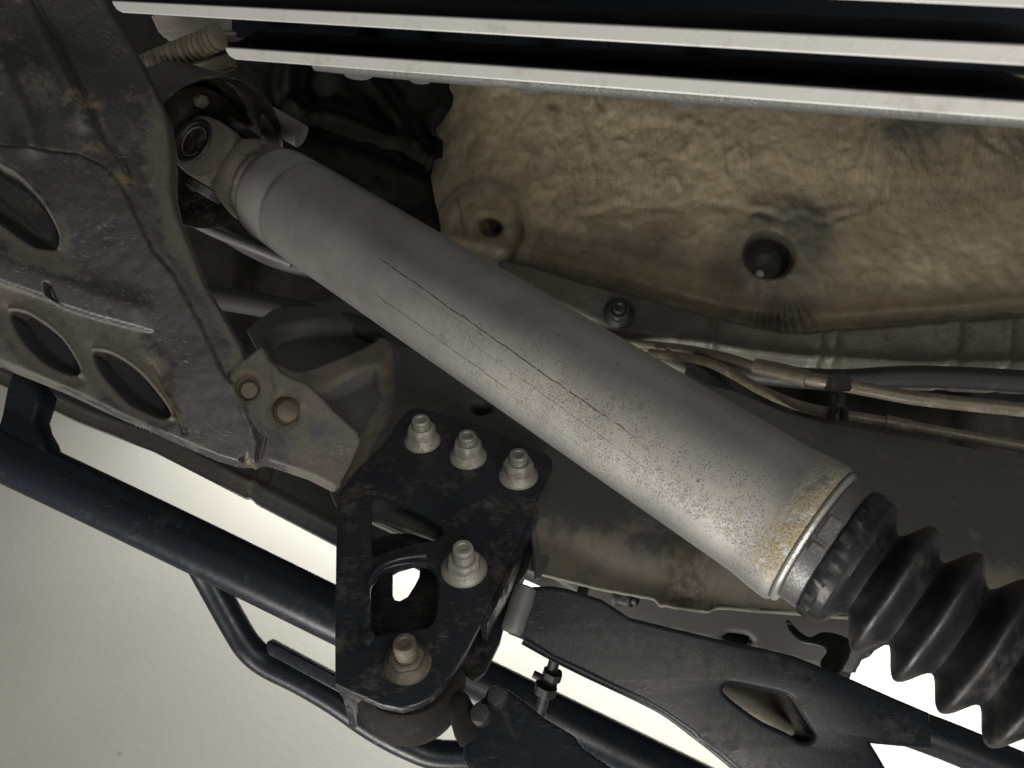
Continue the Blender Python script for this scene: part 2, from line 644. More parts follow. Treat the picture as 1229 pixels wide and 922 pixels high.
def tan_mat():
    t = NT('dirty_tunnel_coating')
    n1 = t.noise(7, 5, 0.6, dist=0.8)
    n2 = t.noise(60, 5, 0.65)
    n3 = t.noise(420, 2, 0.6)
    crk = t.attr('crinkle')
    # fine upright crinkles in the coating
    cw = t.noise(1.0, 4, 0.65, t.map(t.tc, (170, 40, 40), (0.0, 0.0, 0.25)), 0.9)
    rid = t.math('SUBTRACT', 1.0, t.math('MULTIPLY', t.math('ABSOLUTE', t.math('SUBTRACT', cw, 0.5)), 7.0), clamp=True)
    rid = t.math('MULTIPLY', rid, crk)
    hor = t.noise(1.0, 4, 0.6, t.map(t.tc, (12, 130, 130), (0.15, 0.0, 0.05)))
    col = t.mix(t.step(n2, 0.3, 0.7), (0.172, 0.137, 0.085), (0.225, 0.183, 0.117))
    # drip stains with a crisp tide line
    tide = t.step(t.math('ADD', n1, t.math('MULTIPLY', n2, 0.10)), 0.575, 0.59)
    col = t.mix(t.math('MULTIPLY', tide, 0.45), col, (0.118, 0.092, 0.056))
    col = t.mix(t.math('MULTIPLY', t.step(hor, 0.54, 0.64), 0.30), col, (0.115, 0.093, 0.060))
    col = t.mix(t.math('MULTIPLY', rid, 0.35), col, (0.30, 0.25, 0.165))
    col = t.mix(t.math('MULTIPLY', t.step(n3, 0.60, 0.70), 0.4), col, (0.09, 0.072, 0.045))
    dk = t.math('MULTIPLY', t.attr('dirt'), 1.0, clamp=True)
    dk = t.math('MULTIPLY', dk, t.step(n2, 0.25, 0.55, 0.7, 1.0))
    col = t.mix(dk, col, (0.060, 0.055, 0.043))  # dirt, plus shade painted at the boss and in the holes
    wet = t.math('MULTIPLY', t.step(t.noise(11, 3, 0.5), 0.46, 0.60), t.math('ADD', 0.35, t.math('MULTIPLY', crk, 0.65)))
    rg = t.math('SUBTRACT', 0.62, t.math('MULTIPLY', wet, 0.34))
    hh = t.math('ADD', t.math('MULTIPLY', n2, 0.35), t.math('ADD', t.math('MULTIPLY', rid, 0.8), t.math('MULTIPLY', hor, 0.25)))
    t.bump(hh, 0.40, 0.0022)
    return t.out(col, rg)


M['tan'] = tan_mat()


def shaft_mat():
    t = NT('worn_aluminium_tube')
    ax, an = t.attr('ax'), t.attr('an')
    cb = t.n('ShaderNodeCombineXYZ')
    t.set(cb.inputs[0], ax)
    t.set(cb.inputs[1], t.math('MULTIPLY', an, 0.038))
    v = cb.outputs[0]
    n1 = t.noise(22, 5, 0.6, v)
    n2 = t.noise(140, 5, 0.65, v)
    n3 = t.noise(1.0, 3, 0.6, t.map(v, (900, 1700, 1), (0, 0, 0.35)))
    brush = t.noise(1.0, 3, 0.6, t.map(v, (500, 40, 1)))
    ar = t.math('MULTIPLY', an, 0.038)

    def band(val, lo, hi, soft):
        return t.math('MULTIPLY', t.step(val, lo - soft, lo + soft), t.step(val, hi - soft, hi + soft, 1.0, 0.0))
    wearz = t.math('MULTIPLY', band(ax, 0.20, 0.47, 0.09), band(ar, -0.006, 0.034, 0.022))
    col = t.mix(t.step(n1, 0.3, 0.7), (0.245, 0.243, 0.240), (0.315, 0.308, 0.296))
    col = t.mix(t.math('MULTIPLY', t.step(brush, 0.45, 0.7), 0.25), col, (0.40, 0.39, 0.37))
    # pale scuffed oxide with dark pits
    worn = t.math('MULTIPLY', wearz, t.step(t.math('ADD', t.math('MULTIPLY', n1, 0.4), t.math('MULTIPLY', n2, 1.3)), 0.62, 1.15))
    col = t.mix(t.math('MULTIPLY', worn, 0.40), col, (0.42, 0.405, 0.375))
    clump = t.math('MULTIPLY', wearz, t.step(t.math('ADD', t.noise(42, 3, 0.6, v), t.math('MULTIPLY', wearz, 0.18)), 0.50, 0.74))

    def dots(scale, lo, dens):
        vv = t.n('ShaderNodeTexVoronoi')
        t.set(vv.inputs['Vector'], v)
        vv.inputs['Scale'].default_value = scale
        sep = t.n('ShaderNodeSeparateColor')
        t.set(sep.inputs[0], vv.outputs['Color'])
        on = t.math('LESS_THAN', sep.outputs[0], dens)
        size = t.math('ADD', lo, t.math('MULTIPLY', sep.outputs[1], 0.28))
        f = t.math('MULTIPLY', t.math('SUBTRACT', size, vv.outputs['Distance']), 8.0, clamp=True)
        return t.math('MULTIPLY', f, on)
    pit = t.math('MAXIMUM', dots(1150, 0.30, t.math('MULTIPLY', clump, 1.3)), dots(650, 0.12, t.math('MULTIPLY', wearz, 0.22)))
    pit = t.math('MAXIMUM', pit, dots(260, 0.04, 0.035))
    nick = t.step(t.noise(1.0, 1, 0.5, t.map(v, (260, 1500, 1), (0, 0, -0.75))), 0.70, 0.76)
    nick2 = t.step(t.noise(1.0, 1, 0.5, t.map(v, (1500, 240, 1), (0, 0, -0.35))), 0.71, 0.77)
    nick = t.math('MULTIPLY', t.math('MAXIMUM', nick, nick2), t.math('ADD', t.math('MULTIPLY', clump, 0.9), t.math('MULTIPLY', wearz, 0.25)), clamp=True)
    pit = t.math('MAXIMUM', pit, nick)
    col = t.mix(t.math('MULTIPLY', pit, 0.9), col, (0.060, 0.048, 0.033))
    mott = t.noise(1.0, 4, 0.7, t.map(v, (260, 420, 1), (0, 0, 0.4)))
    grm = t.math('MULTIPLY', t.math('ADD', t.math('MULTIPLY', wearz, 0.55), t.math('MULTIPLY', clump, 0.45)), t.step(mott, 0.40, 0.62))
    col = t.mix(t.math('MULTIPLY', grm, 0.72), col, (0.170, 0.150, 0.116))
    spot = t.math('MULTIPLY', t.step(t.noise(70, 4, 0.65, v), 0.62, 0.72), band(ax, 0.0, 0.47, 0.02))
    col = t.mix(t.math('MULTIPLY', spot, 0.5), col, (0.15, 0.125, 0.09))
    # long scores
    wob = t.math('MULTIPLY', t.math('SUBTRACT', t.noise(60, 3, 0.6, v), 0.5), 0.003)
    sc = None
    for (s0, a0, s1, a1, w, stg) in ((0.110, -0.001, 0.315, 0.006, 0.00035, 0.9), (0.115, 0.021, 0.235, 0.025, 0.0003, 0.7),
                                     (0.20, 0.012, 0.33, 0.017, 0.00025, 0.5), (0.14, 0.0045, 0.21, 0.005, 0.0002, 0.4),
                                     (0.235, 0.028, 0.30, 0.030, 0.0002, 0.4)):
        k = (a1 - a0) / (s1 - s0)
        tgt = t.math('ADD', t.math('MULTIPLY', t.math('SUBTRACT', ax, s0), k), a0)
        dd = t.math('ABSOLUTE', t.math('ADD', t.math('SUBTRACT', ar, tgt), wob))
        f = t.math('MULTIPLY', t.step(dd, w * 0.5, w * 1.6, 1.0, 0.0), band(ax, s0, s1, 0.006))
        f = t.math('MULTIPLY', f, t.step(n2, 0.34, 0.5))
        f = t.math('MULTIPLY', f, stg)
        sc = f if sc is None else t.math('MAXIMUM', sc, f)
    fine = t.step(t.noise(1.0, 2, 0.5, t.map(v, (60, 1500, 1), (0, 0, 0.9))), 0.70, 0.74)
    fine = t.math('MULTIPLY', fine, t.math('MULTIPLY', t.step(n1, 0.5, 0.6), 0.5))
    sc = t.math('MAXIMUM', sc, fine)
    col = t.mix(sc, col, (0.055, 0.045, 0.035))
    # ochre crust at the crimped end
    cr = t.math('MULTIPLY', band(ax, 0.399, 0.440, 0.006), band(ar, -0.040, 0.030, 0.012))
    cr = t.math('MULTIPLY', cr, t.step(t.math('ADD', n2, t.math('MULTIPLY', n1, 0.5)), 0.60, 0.80))
    col = t.mix(t.math('MULTIPLY', cr, 0.85), col, (0.25, 0.208, 0.130))
    col = t.mix(t.math('MULTIPLY', cr, t.step(n3, 0.5, 0.58)), col, (0.10, 0.075, 0.04))
    rg = t.math('ADD', 0.38, t.math('MULTIPLY', t.math('SUBTRACT', n1, 0.5), 0.10))
    rg = t.math('ADD', rg, t.math('MULTIPLY', t.math('ADD', t.math('ADD', t.math('MULTIPLY', wearz, 0.5), t.math('MULTIPLY', grm, 0.6)), cr), 0.30), clamp=True)
    mt = t.math('SUBTRACT', 0.72, t.math('MULTIPLY', t.math('MAXIMUM', pit, t.math('MAXIMUM', cr, t.math('ADD', t.math('MULTIPLY', wearz, 0.4), t.math('MULTIPLY', grm, 0.6), clamp=True))), 0.6), clamp=True)
    hh = t.math('SUBTRACT', t.math('MULTIPLY', n2, 0.15), t.math('MULTIPLY', t.math('ADD', t.math('MULTIPLY', pit, 0.12), t.math('MULTIPLY', sc, 0.5)), 1.0))
    hh = t.math('SUBTRACT', hh, t.math('MULTIPLY', grm, 0.12))
    hh = t.math('ADD', hh, t.math('MULTIPLY', cr, t.math('ADD', 0.6, n3)))
    t.bump(hh, 0.45, 0.0008)
    return t.out(col, rg, mt)


M['shaft'] = shaft_mat()


def ceiling_mat():
    t = NT('painted_ceiling')
    n1 = t.noise(0.7, 4, 0.5)
    n2 = t.noise(35, 4, 0.6)
    col = t.mix(t.step(n1, 0.35, 0.65), (0.60, 0.585, 0.53), (0.66, 0.645, 0.59))
    sp = t.step(t.voro(2.3), 0.02, 0.035, 1.0, 0.0)
    col = t.mix(t.math('MULTIPLY', sp, 0.7), col, (0.40, 0.38, 0.33))
    t.bump(n2, 0.12, 0.01)
    return t.out(col, 0.85)


M['ceiling'] = ceiling_mat()

# ================================================================== SETTING
def grid_plane(name, x0, x1, y0, y1, z, n, mat):
    V = [(x0 + (x1 - x0) * i / n, y0 + (y1 - y0) * j / n, z) for j in range(n + 1) for i in range(n + 1)]
    Fc = [(j * (n + 1) + i, j * (n + 1) + i + 1, (j + 1) * (n + 1) + i + 1, (j + 1) * (n + 1) + i) for j in range(n) for i in range(n)]
    return mesh(name, V, Fc, mat, None, True)


c = grid_plane('ceiling', -9, 9, -11, 5, CAM.z + 3.0, 8, M['ceiling'])
c['kind'] = 'structure'

# ================================================================== FLOOR BACKING (dark sheet added to block ceiling light in the gaps)
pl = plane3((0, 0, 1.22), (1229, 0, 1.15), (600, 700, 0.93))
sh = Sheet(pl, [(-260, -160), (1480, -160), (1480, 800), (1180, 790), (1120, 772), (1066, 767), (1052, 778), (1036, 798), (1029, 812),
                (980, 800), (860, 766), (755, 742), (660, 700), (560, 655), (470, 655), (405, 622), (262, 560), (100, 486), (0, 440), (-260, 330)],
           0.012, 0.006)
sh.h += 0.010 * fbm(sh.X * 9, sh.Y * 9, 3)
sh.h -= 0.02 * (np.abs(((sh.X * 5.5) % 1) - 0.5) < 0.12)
ub = sh.build('floor_backing', M['hidden'], None, 0.02, 0.004, 0.004)
tag(ub, 'dark backing sheet added as the vehicle floor behind all the other parts, blocking light', 'backing sheet')

# ================================================================== TUNNEL PANEL
pt = plane3((520, 100, 1.02), (1229, 100, 0.90), (800, 400, 0.93))
bott = [(1340, 378), (1229, 385), (1150, 391), (1078, 395), (1020, 401), (979, 403), (939, 402), (900, 395), (859, 386), (820, 375), (780, 364), (740, 352), (700, 343),
        (660, 332), (635, 323), (600, 318), (520, 300), (470, 280)]
sh = Sheet(pt, [(470, 20), (1340, 20)] + bott, 0.0022, 0.004)
X, Y = sh.X, sh.Y
h = 0.010 * fbm(X * 7, Y * 7, 21, 3)
# hammered, creased upper half (coarse cross-wise wrinkles), smoother below
upper = sstep(0.0, 0.10, sh.ld([(400, 40), (1340, 40)]) * -1 + 0.26)
wr = fbm(X * 34 + 1.5 * fbm(X * 12, Y * 12, 5), Y * 14, 33, 3)
h += 0.0048 * upper * wr * (0.35 + 1.3 * sstep(-0.25, 0.35, fbm(X * 7 + 3, Y * 7, 36, 2)))
h += 0.0015 * upper * np.abs(fbm(X * 30, Y * 45, 44, 3))
h += 0.0016 * fbm(X * 90, Y * 90, 51, 3)
# crease across the panel
cr = sh.ld([(690, 262), (760, 248), (860, 246), (930, 262), (985, 258), (1060, 276)])
jit = 0.012 * fbm(X * 25, Y * 25, 77, 3)
h -= 0.0022 * np.exp(-((cr + jit) / 0.008) ** 2) * sstep(-0.3, 0.3, fbm(X * 18, Y * 18, 79, 2) + 0.1)
for (a, b) in (((700, 60), (716, 140)), ((728, 60), (735, 132)), ((1012, 190), (1040, 96)), ((1030, 205), (1060, 100)), ((1180, 80), (1150, 215)),
               ((905, 190), (925, 165)), ((818, 190), (838, 152))):
    h += 0.005 * np.exp(-((sh.ld([a, b]) + 0.012 * fbm(X * 30, Y * 30, 88, 2)) / 0.007) ** 2) * sstep(-0.35, 0.3, fbm(X * 22, Y * 22, 89, 2))
# round embossed boss with a drain hole
d1 = sh.sd(ellipse(578, 278, 47, 52, 20))
h -= 0.009 * sstep(0.010, -0.012, d1)
h += 0.004 * np.exp(-((d1 - 0.006) / 0.006) ** 2)
# folds under the big hole
ccx, ccy = pt.uv(925, 305)
rr = np.hypot(X - ccx, Y - ccy)
th = np.arctan2(Y - ccy, X - ccx)
d2 = sh.sd(ellipse(930, 305, 50, 52, 0))
h += 0.006 * sstep(0.035, -0.004, d2)
fold = np.exp(-((rr - 0.080) / 0.014) ** 2) * sstep(0.55, 0.25, np.abs(th + 1.42))
h += 0.005 * fold * np.sin(th * 62 + 2.0 * fbm(X * 30, Y * 30, 8, 2))
# bead along the foot of the panel
fd = sh.ld(bott)
h += 0.008 * np.exp(-((fd - 0.020) / 0.010) ** 2)
sh.h = h
dh = sh.hole(ellipse(585, 268, 14, 11, 15), 0.010, 0.045, 0.002)
db = sh.hole(ellipse(922, 308, 29, 26, 15), 0.005, 0.060, 0.003)
dirt = 0.85 * sstep(0.040, -0.002, d2 + 0.03 * fbm(X * 18, Y * 18, 92, 3)) + 0.3 * sstep(0.03, 0.0, np.hypot(X - ccx - 0.05, Y - ccy - 0.035) - 0.02)
dirt = dirt + 0.55 * np.exp(-((d1 - 0.004) / 0.006) ** 2)  # painted shading: dark ring around the boss
dirt = dirt + 0.6 * sstep(0.022, 0.004, fd)
dirt = dirt + 0.30 * sstep(0.0, 0.12, X - pt.uv(1040, 200)[0])
ck = sh.ld([(872, 258), (893, 266), (905, 258), (918, 262), (940, 272), (962, 262), (985, 274), (1006, 262), (1030, 256)]) + 0.010 * fbm(X * 45, Y * 45, 91, 3)
brk = sstep(-0.25, 0.25, fbm(X * 35, Y * 35, 94, 2))
sh.h -= 0.0022 * np.exp(-(ck / 0.004) ** 2) * brk
sh.h += 0.0014 * np.exp(-((ck - 0.010) / 0.006) ** 2) * brk
wx = X + 0.010 * fbm(X * 22, Y * 22, 501, 3)
wy = Y + 0.012 * fbm(X * 20, Y * 20, 502, 3)
patch = upper * sstep(-0.05, 0.45, fbm(X * 11, Y * 13, 503, 3))
for (fx, fy, am, sd_) in ((58, 17, 0.0026, 504), (120, 36, 0.0014, 505)):
    n_ = vnoise(wx * fx + wy * 9, wy * fy, sd_)
    rg_ = np.clip(1 - np.abs(n_) * 5.0, 0, 1) ** 2
    sh.h += am * patch * rg_
    dirt = dirt + 0.30 * patch * np.clip(1 - np.abs(n_ - 0.13) * 12, 0, 1)
dirt = dirt + 0.55 * sstep(0.005, 0.0, ck) * brk
dirt = dirt + 0.40 * sstep(0.05, 0.0, sh.ld([(560, 95), (800, 118), (1050, 150), (1300, 175)])) * (0.6 + fbm(X * 14, Y * 30, 97, 3)) + 0.8 * np.exp(-(sh.ld([(1075, 160), (1110, 150)]) / 0.02) ** 2)
dirt = dirt + 0.7 * np.exp(-(sh.ld([(548, 238), (556, 278)]) / 0.0022) ** 2)
st = sh.sd(rp([(660, 240), (690, 240), (705, 262), (745, 274), (800, 280), (822, 300), (818, 324), (770, 310), (730, 300), (712, 296), (700, 268), (668, 264)], 4))
dirt = dirt + 0.35 * sstep(0.003, -0.003, st + 0.01 * fbm(X * 60, Y * 60, 60, 3))
sh.attrs['dirt'] = np.clip(dirt + 1.0 * (db < -0.002) + 1.0 * (dh < -0.001) + 0.25 * fbm(X * 25, Y * 25, 70, 4), 0, 1)  # besides dirt, shade painted into both hole recesses
sh.attrs['crinkle'] = np.clip(upper * (0.35 + 1.2 * sstep(-0.2, 0.35, fbm(X * 9, Y * 9, 93, 2))), 0, 1)
tn = thing('transmission_tunnel', 'large tan dirt-coated creased sheet metal tunnel panel with two round holes', 'tunnel panel', pt.hit(800, 300))
sh.build('pressed_skin', M['tan'], tn, 0.012, 0.004)
lathe('hole_dark_plug', pt.w(*pt.uv(922, 308), -0.034), pt.n, [(0, 0.0001), (0, 0.0275), (0.014, 0.0272), (0.014, 0.0262), (0.003, 0.020), (0.007, 0.012), (0.001, 0.0001)], M['rail_side'], tn, 24)  # dark plug added so the hole recess reads darker
lathe('hole_rim', pt.w(*pt.uv(922, 308), -0.004), pt.n, [(-0.004, 0.0268), (0.001, 0.0280), (0.0026, 0.0270), (0.001, 0.0258), (-0.004, 0.0254)], M['flange'], tn, 40, cap=False)
lathe('plug_pin', pt.w(*pt.uv(914, 325), -0.030), pt.n, [(0, 0.0062), (0.012, 0.0062), (0.016, 0.0045), (0.017, 0.0001)], M['zinc'], tn, 16)

# lower flange under the tunnel with its bolt
pf = plane3((640, 340, 0.93), (1229, 410, 0.84), (820, 430, 0.88))
low = [(1340, 462), (1229, 462), (1100, 458), (980, 450), (900, 440), (820, 424), (740, 412), (660, 375), (600, 340)]
sh = Sheet(pf, [(600, 310), (640, 318), (700, 338), (780, 358), (859, 380), (939, 396), (979, 397), (1078, 389), (1229, 379), (1340, 372)] + low, 0.0025, 0.003)
h = 0.003 * fbm(sh.X * 14, sh.Y * 14, 90, 3)
for x0 in (857, 985, 1003, 1140, 1150, 1212):
    h += 0.005 * np.exp(-(sh.ld([(x0, 385), (x0 - 8, 470)]) / 0.005) ** 2)
lw = sh.ld([(1340, 436), (1100, 436), (980, 430), (900, 422), (820, 410)])
h -= 0.010 * sstep(0.006, -0.004, sh.ld(low) - 0.012)
h += 0.004 * np.exp(-(lw / 0.006) ** 2)
sh.h = h
sh.attrs['dirt'] = np.clip(0.5 * fbm(sh.X * 20, sh.Y * 20, 95, 3), 0, 1)
fl = thing('tunnel_flange', 'grey-green spot-welded flange along the foot of the tan tunnel panel', 'flange', pf.hit(820, 400))
sh.build('flange_strip', M['flange'], fl, 0.012, 0.003)


def hexbolt(name, o, a, af, hh, mat, parent, flange=0.0, stud=0.0, fh=0.0025, stud_r=None, twist=0.2, dome=False):
    """Hex head or flange nut along axis a: returns the nut object; a stud becomes its child."""
    rh = af / 2

    def rf(s, r, t):
        if r < 0:      # hex ring: negative radius marks across-flats radius
            k = (t + twist + math.pi * 4) % (math.pi / 3) - math.pi / 6
            return min(-r / math.cos(k), -r * 1.10)
        return r
    prof = []
    if flange:
        prof += [(0, 0.0001), (0, flange), (fh * 0.55, flange), (fh * 0.8, flange * 0.97), (fh * 1.6, rh * 1.18), (fh * 2.0, rh * 1.10)]
    else:
        prof += [(0, 0.0001), (0, -rh)]
    if flange and stud:   # tall tapering collar nut
        prof += [(fh * 2.3, -rh), (hh * 0.60, -rh * 0.98), (hh * 0.86, -rh * 0.94), (hh * 0.96, rh * 0.90), (hh, rh * 0.82), (hh, rh * 0.70)]
    else:
        prof += [(fh * 2.3 if flange else 0.0005, -rh), (hh * 0.86, -rh), (hh * 0.97, -rh * 0.93), (hh, rh * 0.80), (hh, rh * 0.62 if stud else 0.0001)]
    if stud:
        prof += [(hh - 0.0015, rh * 0.60), (hh - 0.0015, 0.0001)]
    n = lathe(name, o, a, prof, mat, parent, 36, rfun=rf, cap=False, sharp=32)
    if stud:
        r = stud_r or rh * 0.58
        sp = [(hh - 0.004, r)]
        k = 0
        L = stud - 0.0018
        while k * 0.00125 < L:
            sp.append((hh - 0.002 + k * 0.00125, r * (1.0 if k % 2 else 0.93)))
            k += 1
        e = hh + L
        sp += [(e, r * 0.98), (e + 0.0012, r * 0.86), (e + 0.0012, r * 0.55), (e + 0.0004, r * 0.45), (e + 0.0004, 0.0001)]
        sd_ = lathe('stud', o, a, sp, mat, parent, 24, cap=False, sharp=40)
        sd_.parent = n
    return n


hexbolt('bolt', pf.w(*pf.uv(743, 377), 0.002), pf.n, 0.026, 0.014, M['clip'], fl, flange=0.0185, stud=0.006)

# ================================================================== BLACK TAR MAT on the left of the tunnel
pm = plane3((300, 60, 0.93), (540, 100, 0.95), (420, 240, 0.93))
edge = [(548, 60), (538, 90), (536, 102), (542, 114), (539, 126), (530, 140), (519, 152), (522, 162), (529, 168), (528, 184), (518, 191), (514, 206), (516, 222),
        (519, 240), (523, 256), (526, 275), (522, 300)]
sh = Sheet(pm, [(240, 20), (400, 20)] + edge + [(480, 320), (380, 320), (300, 280), (240, 200)], 0.0035, 0.003)
sh.h = 0.022 * fbm(sh.X * 13, sh.Y * 13, 120, 4)
for ln in ([(345, 130), (400, 142), (470, 165), (520, 190)], [(350, 75), (345, 110), (360, 140)], [(440, 95), (465, 130), (500, 175)]):
    dl = sh.ld(ln)
    sh.h += 0.016 * np.exp(-(dl / 0.008) ** 2) - 0.010 * np.exp(-((dl - 0.018) / 0.008) ** 2)
mt = sh.build('tar_mat', M['mat'], None, 0.006, 0.003, 0.003)
tag(mt, 'black crumpled tar mat with ragged edge left of the tan tunnel panel', 'mat')

# ================================================================== FRAME RAIL
pr = hplane(0.415)
# the rail's underside: flat, its outer (image-lower) edge rolled up
rail_low = [(1330, 730), (1229, 728), (1100, 724), (953, 717), (905, 714), (861, 710), (847, 715), (820, 712), (799, 708), (792, 699), (722, 686), (647, 667),
            (560, 640), (470, 610), (405, 588)]
sh = Sheet(pr, [(300, 395), (330, 372), (400, 360), (470, 380), (540, 412), (640, 455), (760, 475), (830, 460), (880, 472), (940, 498), (1000, 512), (1229, 552), (1340, 572)] + rail_low,
           0.0026, 0.003)
X, Y = sh.X, sh.Y
h = 0.002 * fbm(X * 8, Y * 8, 130, 3)
dl = sh.ld(rail_low)
h -= 0.014 * sstep(0.045, 0.0, dl) ** 2.2
strap = sh.sd([(793, 600), (850, 600), (853, 725), (796, 725)])
h += 0.0022 * sstep(0.0015, -0.0015, strap + 0.004 * fbm(X * 50, Y * 50, 131, 3))
s2 = sh.sd([(862, 640), (1000, 640), (1000, 725), (862, 725)])
h += 0.0016 * sstep(0.002, -0.002, s2)
# recessed field left of the bracket, edge of a welded web
rec = sh.sd(rp([(318, 400), (380, 384), (440, 398), (448, 418), (404, 432), (366, 446), (340, 440)], 4))
h -= 0.016 * sstep(0.004, -0.006, rec)
rec2 = sh.sd([(388, 477), (446, 451), (470, 470), (470, 515), (436, 524), (405, 492)])
h -= 0.004 * sstep(0.003, -0.006, rec2)
armr = sh.sd(rp([(300, 440), (330, 440), (352, 450), (368, 451), (404, 437), (435, 424), (447, 414), (459, 410), (468, 416), (470, 432), (463, 450), (447, 450), (425, 458), (387, 476), (345, 480)], 4))
h += 0.008 * sstep(0.007, -0.007, armr)
step_ = sh.ld([(640, 470), (760, 600), (1000, 600), (1300, 640)])
sh.h = h
sh.hole(ellipse(578, 489, 11, 7, 0), 0.003, 0.03, 0.0018)
dirt = 0.72 * sstep(0.070, 0.005, dl + 0.02 * fbm(X * 30, Y * 30, 141, 3)) * sstep(0.0, 0.02, X - pr.uv(600, 640)[0]) + 0.25 * sstep(-0.002, 0.0, -strap)
edg = sh.ld([(462, 425), (466, 470), (440, 530), (415, 580)])
dirt = dirt + 0.8 * sstep(0.012, 0.002, edg) + 0.85 * sstep(0.003, -0.003, armr)
sh.attrs['dirt'] = np.clip(dirt + 0.4 * fbm(X * 40, Y * 40, 140, 4) * (dirt > 0.05), 0, 1)
sh.attrs['rust'] = np.clip(0.75 * sstep(0.004, -0.006, strap) * sstep(0.085, 0.02, dl) + 0.25 * sstep(0.02, 0, edg) + 0.8 * fbm(X * 60, Y * 60, 150, 3) * sstep(0.012, 0.0, strap), 0, 1)
fr = thing('frame_rail', 'long dark grey frame rail running behind the driveshaft, tan dirt along its edge', 'frame rail', pr.hit(760, 640))
sh.build('rail_skin', M['frame'], fr, 0.0, 0.003, 0.003)
# rail's outer side wall, higher up
pw = plane3((660, 690, 0.66), (1000, 740, 0.62), (860, 775, 0.64))
sh = Sheet(pw, [(646, 650), (960, 700), (1090, 735), (1075, 770), (1040, 788), (1028, 812), (985, 803), (920, 786), (860, 772), (755, 750), (700, 720), (652, 690)], 0.003, 0.002)
sh.h = 0.004 * fbm(sh.X * 8, sh.Y * 8, 160, 2)
sh.hole(ellipse(886, 768, 17, 5, 12), 0.003, 0.02, 0.002)
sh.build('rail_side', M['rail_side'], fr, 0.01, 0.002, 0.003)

# ================================================================== CROSSMEMBER (left)
pc = plane3((0, 0, 0.55), (404, 587, 0.575), (0, 440, 0.52))
outl = [(-90, -60), (110, -60), (126, -10), (133, 10), (150, 38), (167, 65), (185, 103), (199, 132), (204, 160), (205, 191), (205, 225), (211, 252), (220, 275), (236, 315), (244, 336), (262, 366),
        (288, 411), (294, 428), (303, 420), (313, 412), (319, 417), (326, 430), (339, 444), (352, 451), (370, 458),
        (387, 473), (404, 492), (431, 516), (436, 528), (424, 556), (411, 581), (404, 587), (374, 572), (345, 562), (322, 555), (314, 556), (307, 559), (285, 556), (262, 549), (210, 527),
        (150, 501), (75, 465), (0, 435), (-90, 398)]
sh = Sheet(pc, outl, 0.00115, 0.0022)
X, Y = sh.X, sh.Y
h = 0.0035 * fbm(X * 9, Y * 9, 200, 3) + 0.0004 * fbm(X * 110, Y * 110, 210, 3)
# overlapping lower plate
seam = [(-90, 172), (0, 176), (44, 181), (96, 186), (123, 198), (147, 222), (167, 263), (185, 301), (210, 329), (240, 385), (273, 452)]
p2 = sh.sd(seam + [(290, 470), (300, 500), (312, 530), (300, 600), (-90, 470)])
h += 0.0035 * sstep(0.0012, -0.0014, p2) - 0.0015 * np.exp(-(p2 / 0.0011) ** 2)
# upper panel: pressed swages
for ln, w_, a_ in (([(20, -40), (44, 7), (72, 51), (92, 92), (120, 154), (147, 195), (154, 212)], 0.0016, -0.0022),
                   ([(22, -40), (40, 20), (62, 60), (84, 105), (100, 150)], 0.004, 0.0022),
                   ([(0, 75), (18, 110), (34, 150), (38, 176)], 0.008, 0.005)):
    h += a_ * np.exp(-(sh.ld(ln) / w_) ** 2)
# right flange falls away from the seam towards the edge
fall = sstep(-0.006, 0.028, p2) * sstep(0.0, 0.05, Y * 0 + 0.05)
rgt = sstep(0, 0.03, X - pc.uv(150, 250)[0])
h -= 0.004 * fall * rgt
# dark rolled bar below the big hole, then the set-back lower web
bar = sh.ld([(-90, 295), (0, 318), (60, 338), (110, 356), (160, 372)])
h += 0.004 * np.exp(-(bar / 0.011) ** 2)
web = sh.sd([(-90, 312), (0, 338), (56, 357), (75, 367), (112, 379), (153, 390), (185, 398), (215, 440), (235, 500), (215, 535), (-90, 410), (-90, 380)])
fade = sstep(215, 150, 0 * X + 0) if False else sstep(pc.uv(215, 430)[0], pc.uv(150, 400)[0], X)
h -= 0.009 * sstep(0.0008, -0.0014, web) * fade
notch = sh.sd([(56, 341), (62, 343), (72, 366), (66, 362), (57, 356)])
h -= 0.012 * sstep(0.001, -0.0015, notch)
sh.h = h
HB = rp([(-40, 168), (0, 200), (22, 213), (48, 239), (66, 268), (73, 288), (68, 302), (50, 302), (34, 297), (0, 273), (-40, 240)], 5)
H1 = rp([(4, 372), (24, 371), (45, 382), (70, 402), (88, 428), (94, 444), (84, 452), (58, 443), (32, 424), (12, 398)], 5)
H2 = rp([(106, 420), (127, 420), (150, 432), (172, 450), (196, 479), (206, 498), (196, 506), (172, 498), (148, 484), (126, 462), (110, 440)], 5)
dB = sh.lip_hole(HB, 0.016, 0.024)
dH1 = sh.lip_hole(H1, 0.010, 0.020)
dH2 = sh.lip_hole(H2, 0.010, 0.020)
# bolted end: two round recesses with washers' seats
b1 = sh.hole(ellipse(297, 465, 15, 16, 0), 0.004, 0.0075, 0.0015)
b2 = sh.hole(ellipse(343, 491, 17, 18, 0), 0.005, 0.0085, 0.0015)
endp = sh.sd([(273, 452), (294, 428), (313, 412), (325, 440), (330, 470), (320, 500), (300, 520), (285, 480)])
sh.h += 0.0020 * sstep(0.0015, -0.0015, endp)
crk = sh.ld([(262, 435), (285, 470), (300, 505), (318, 525), (312, 552)])
sh.h -= 0.0016 * np.exp(-(crk / 0.0010) ** 2)
scar = sh.ld([(181, 437), (195, 468), (215, 500), (222, 520)])
sh.h -= 0.0018 * np.exp(-(scar / 0.0012) ** 2)
tear = sh.sd([(288, 551), (296, 545), (304, 556), (306, 562), (296, 560)])
sh.h -= 0.006 * sstep(0.001, -0.001, tear)
dirt = 1.0 * fall * rgt
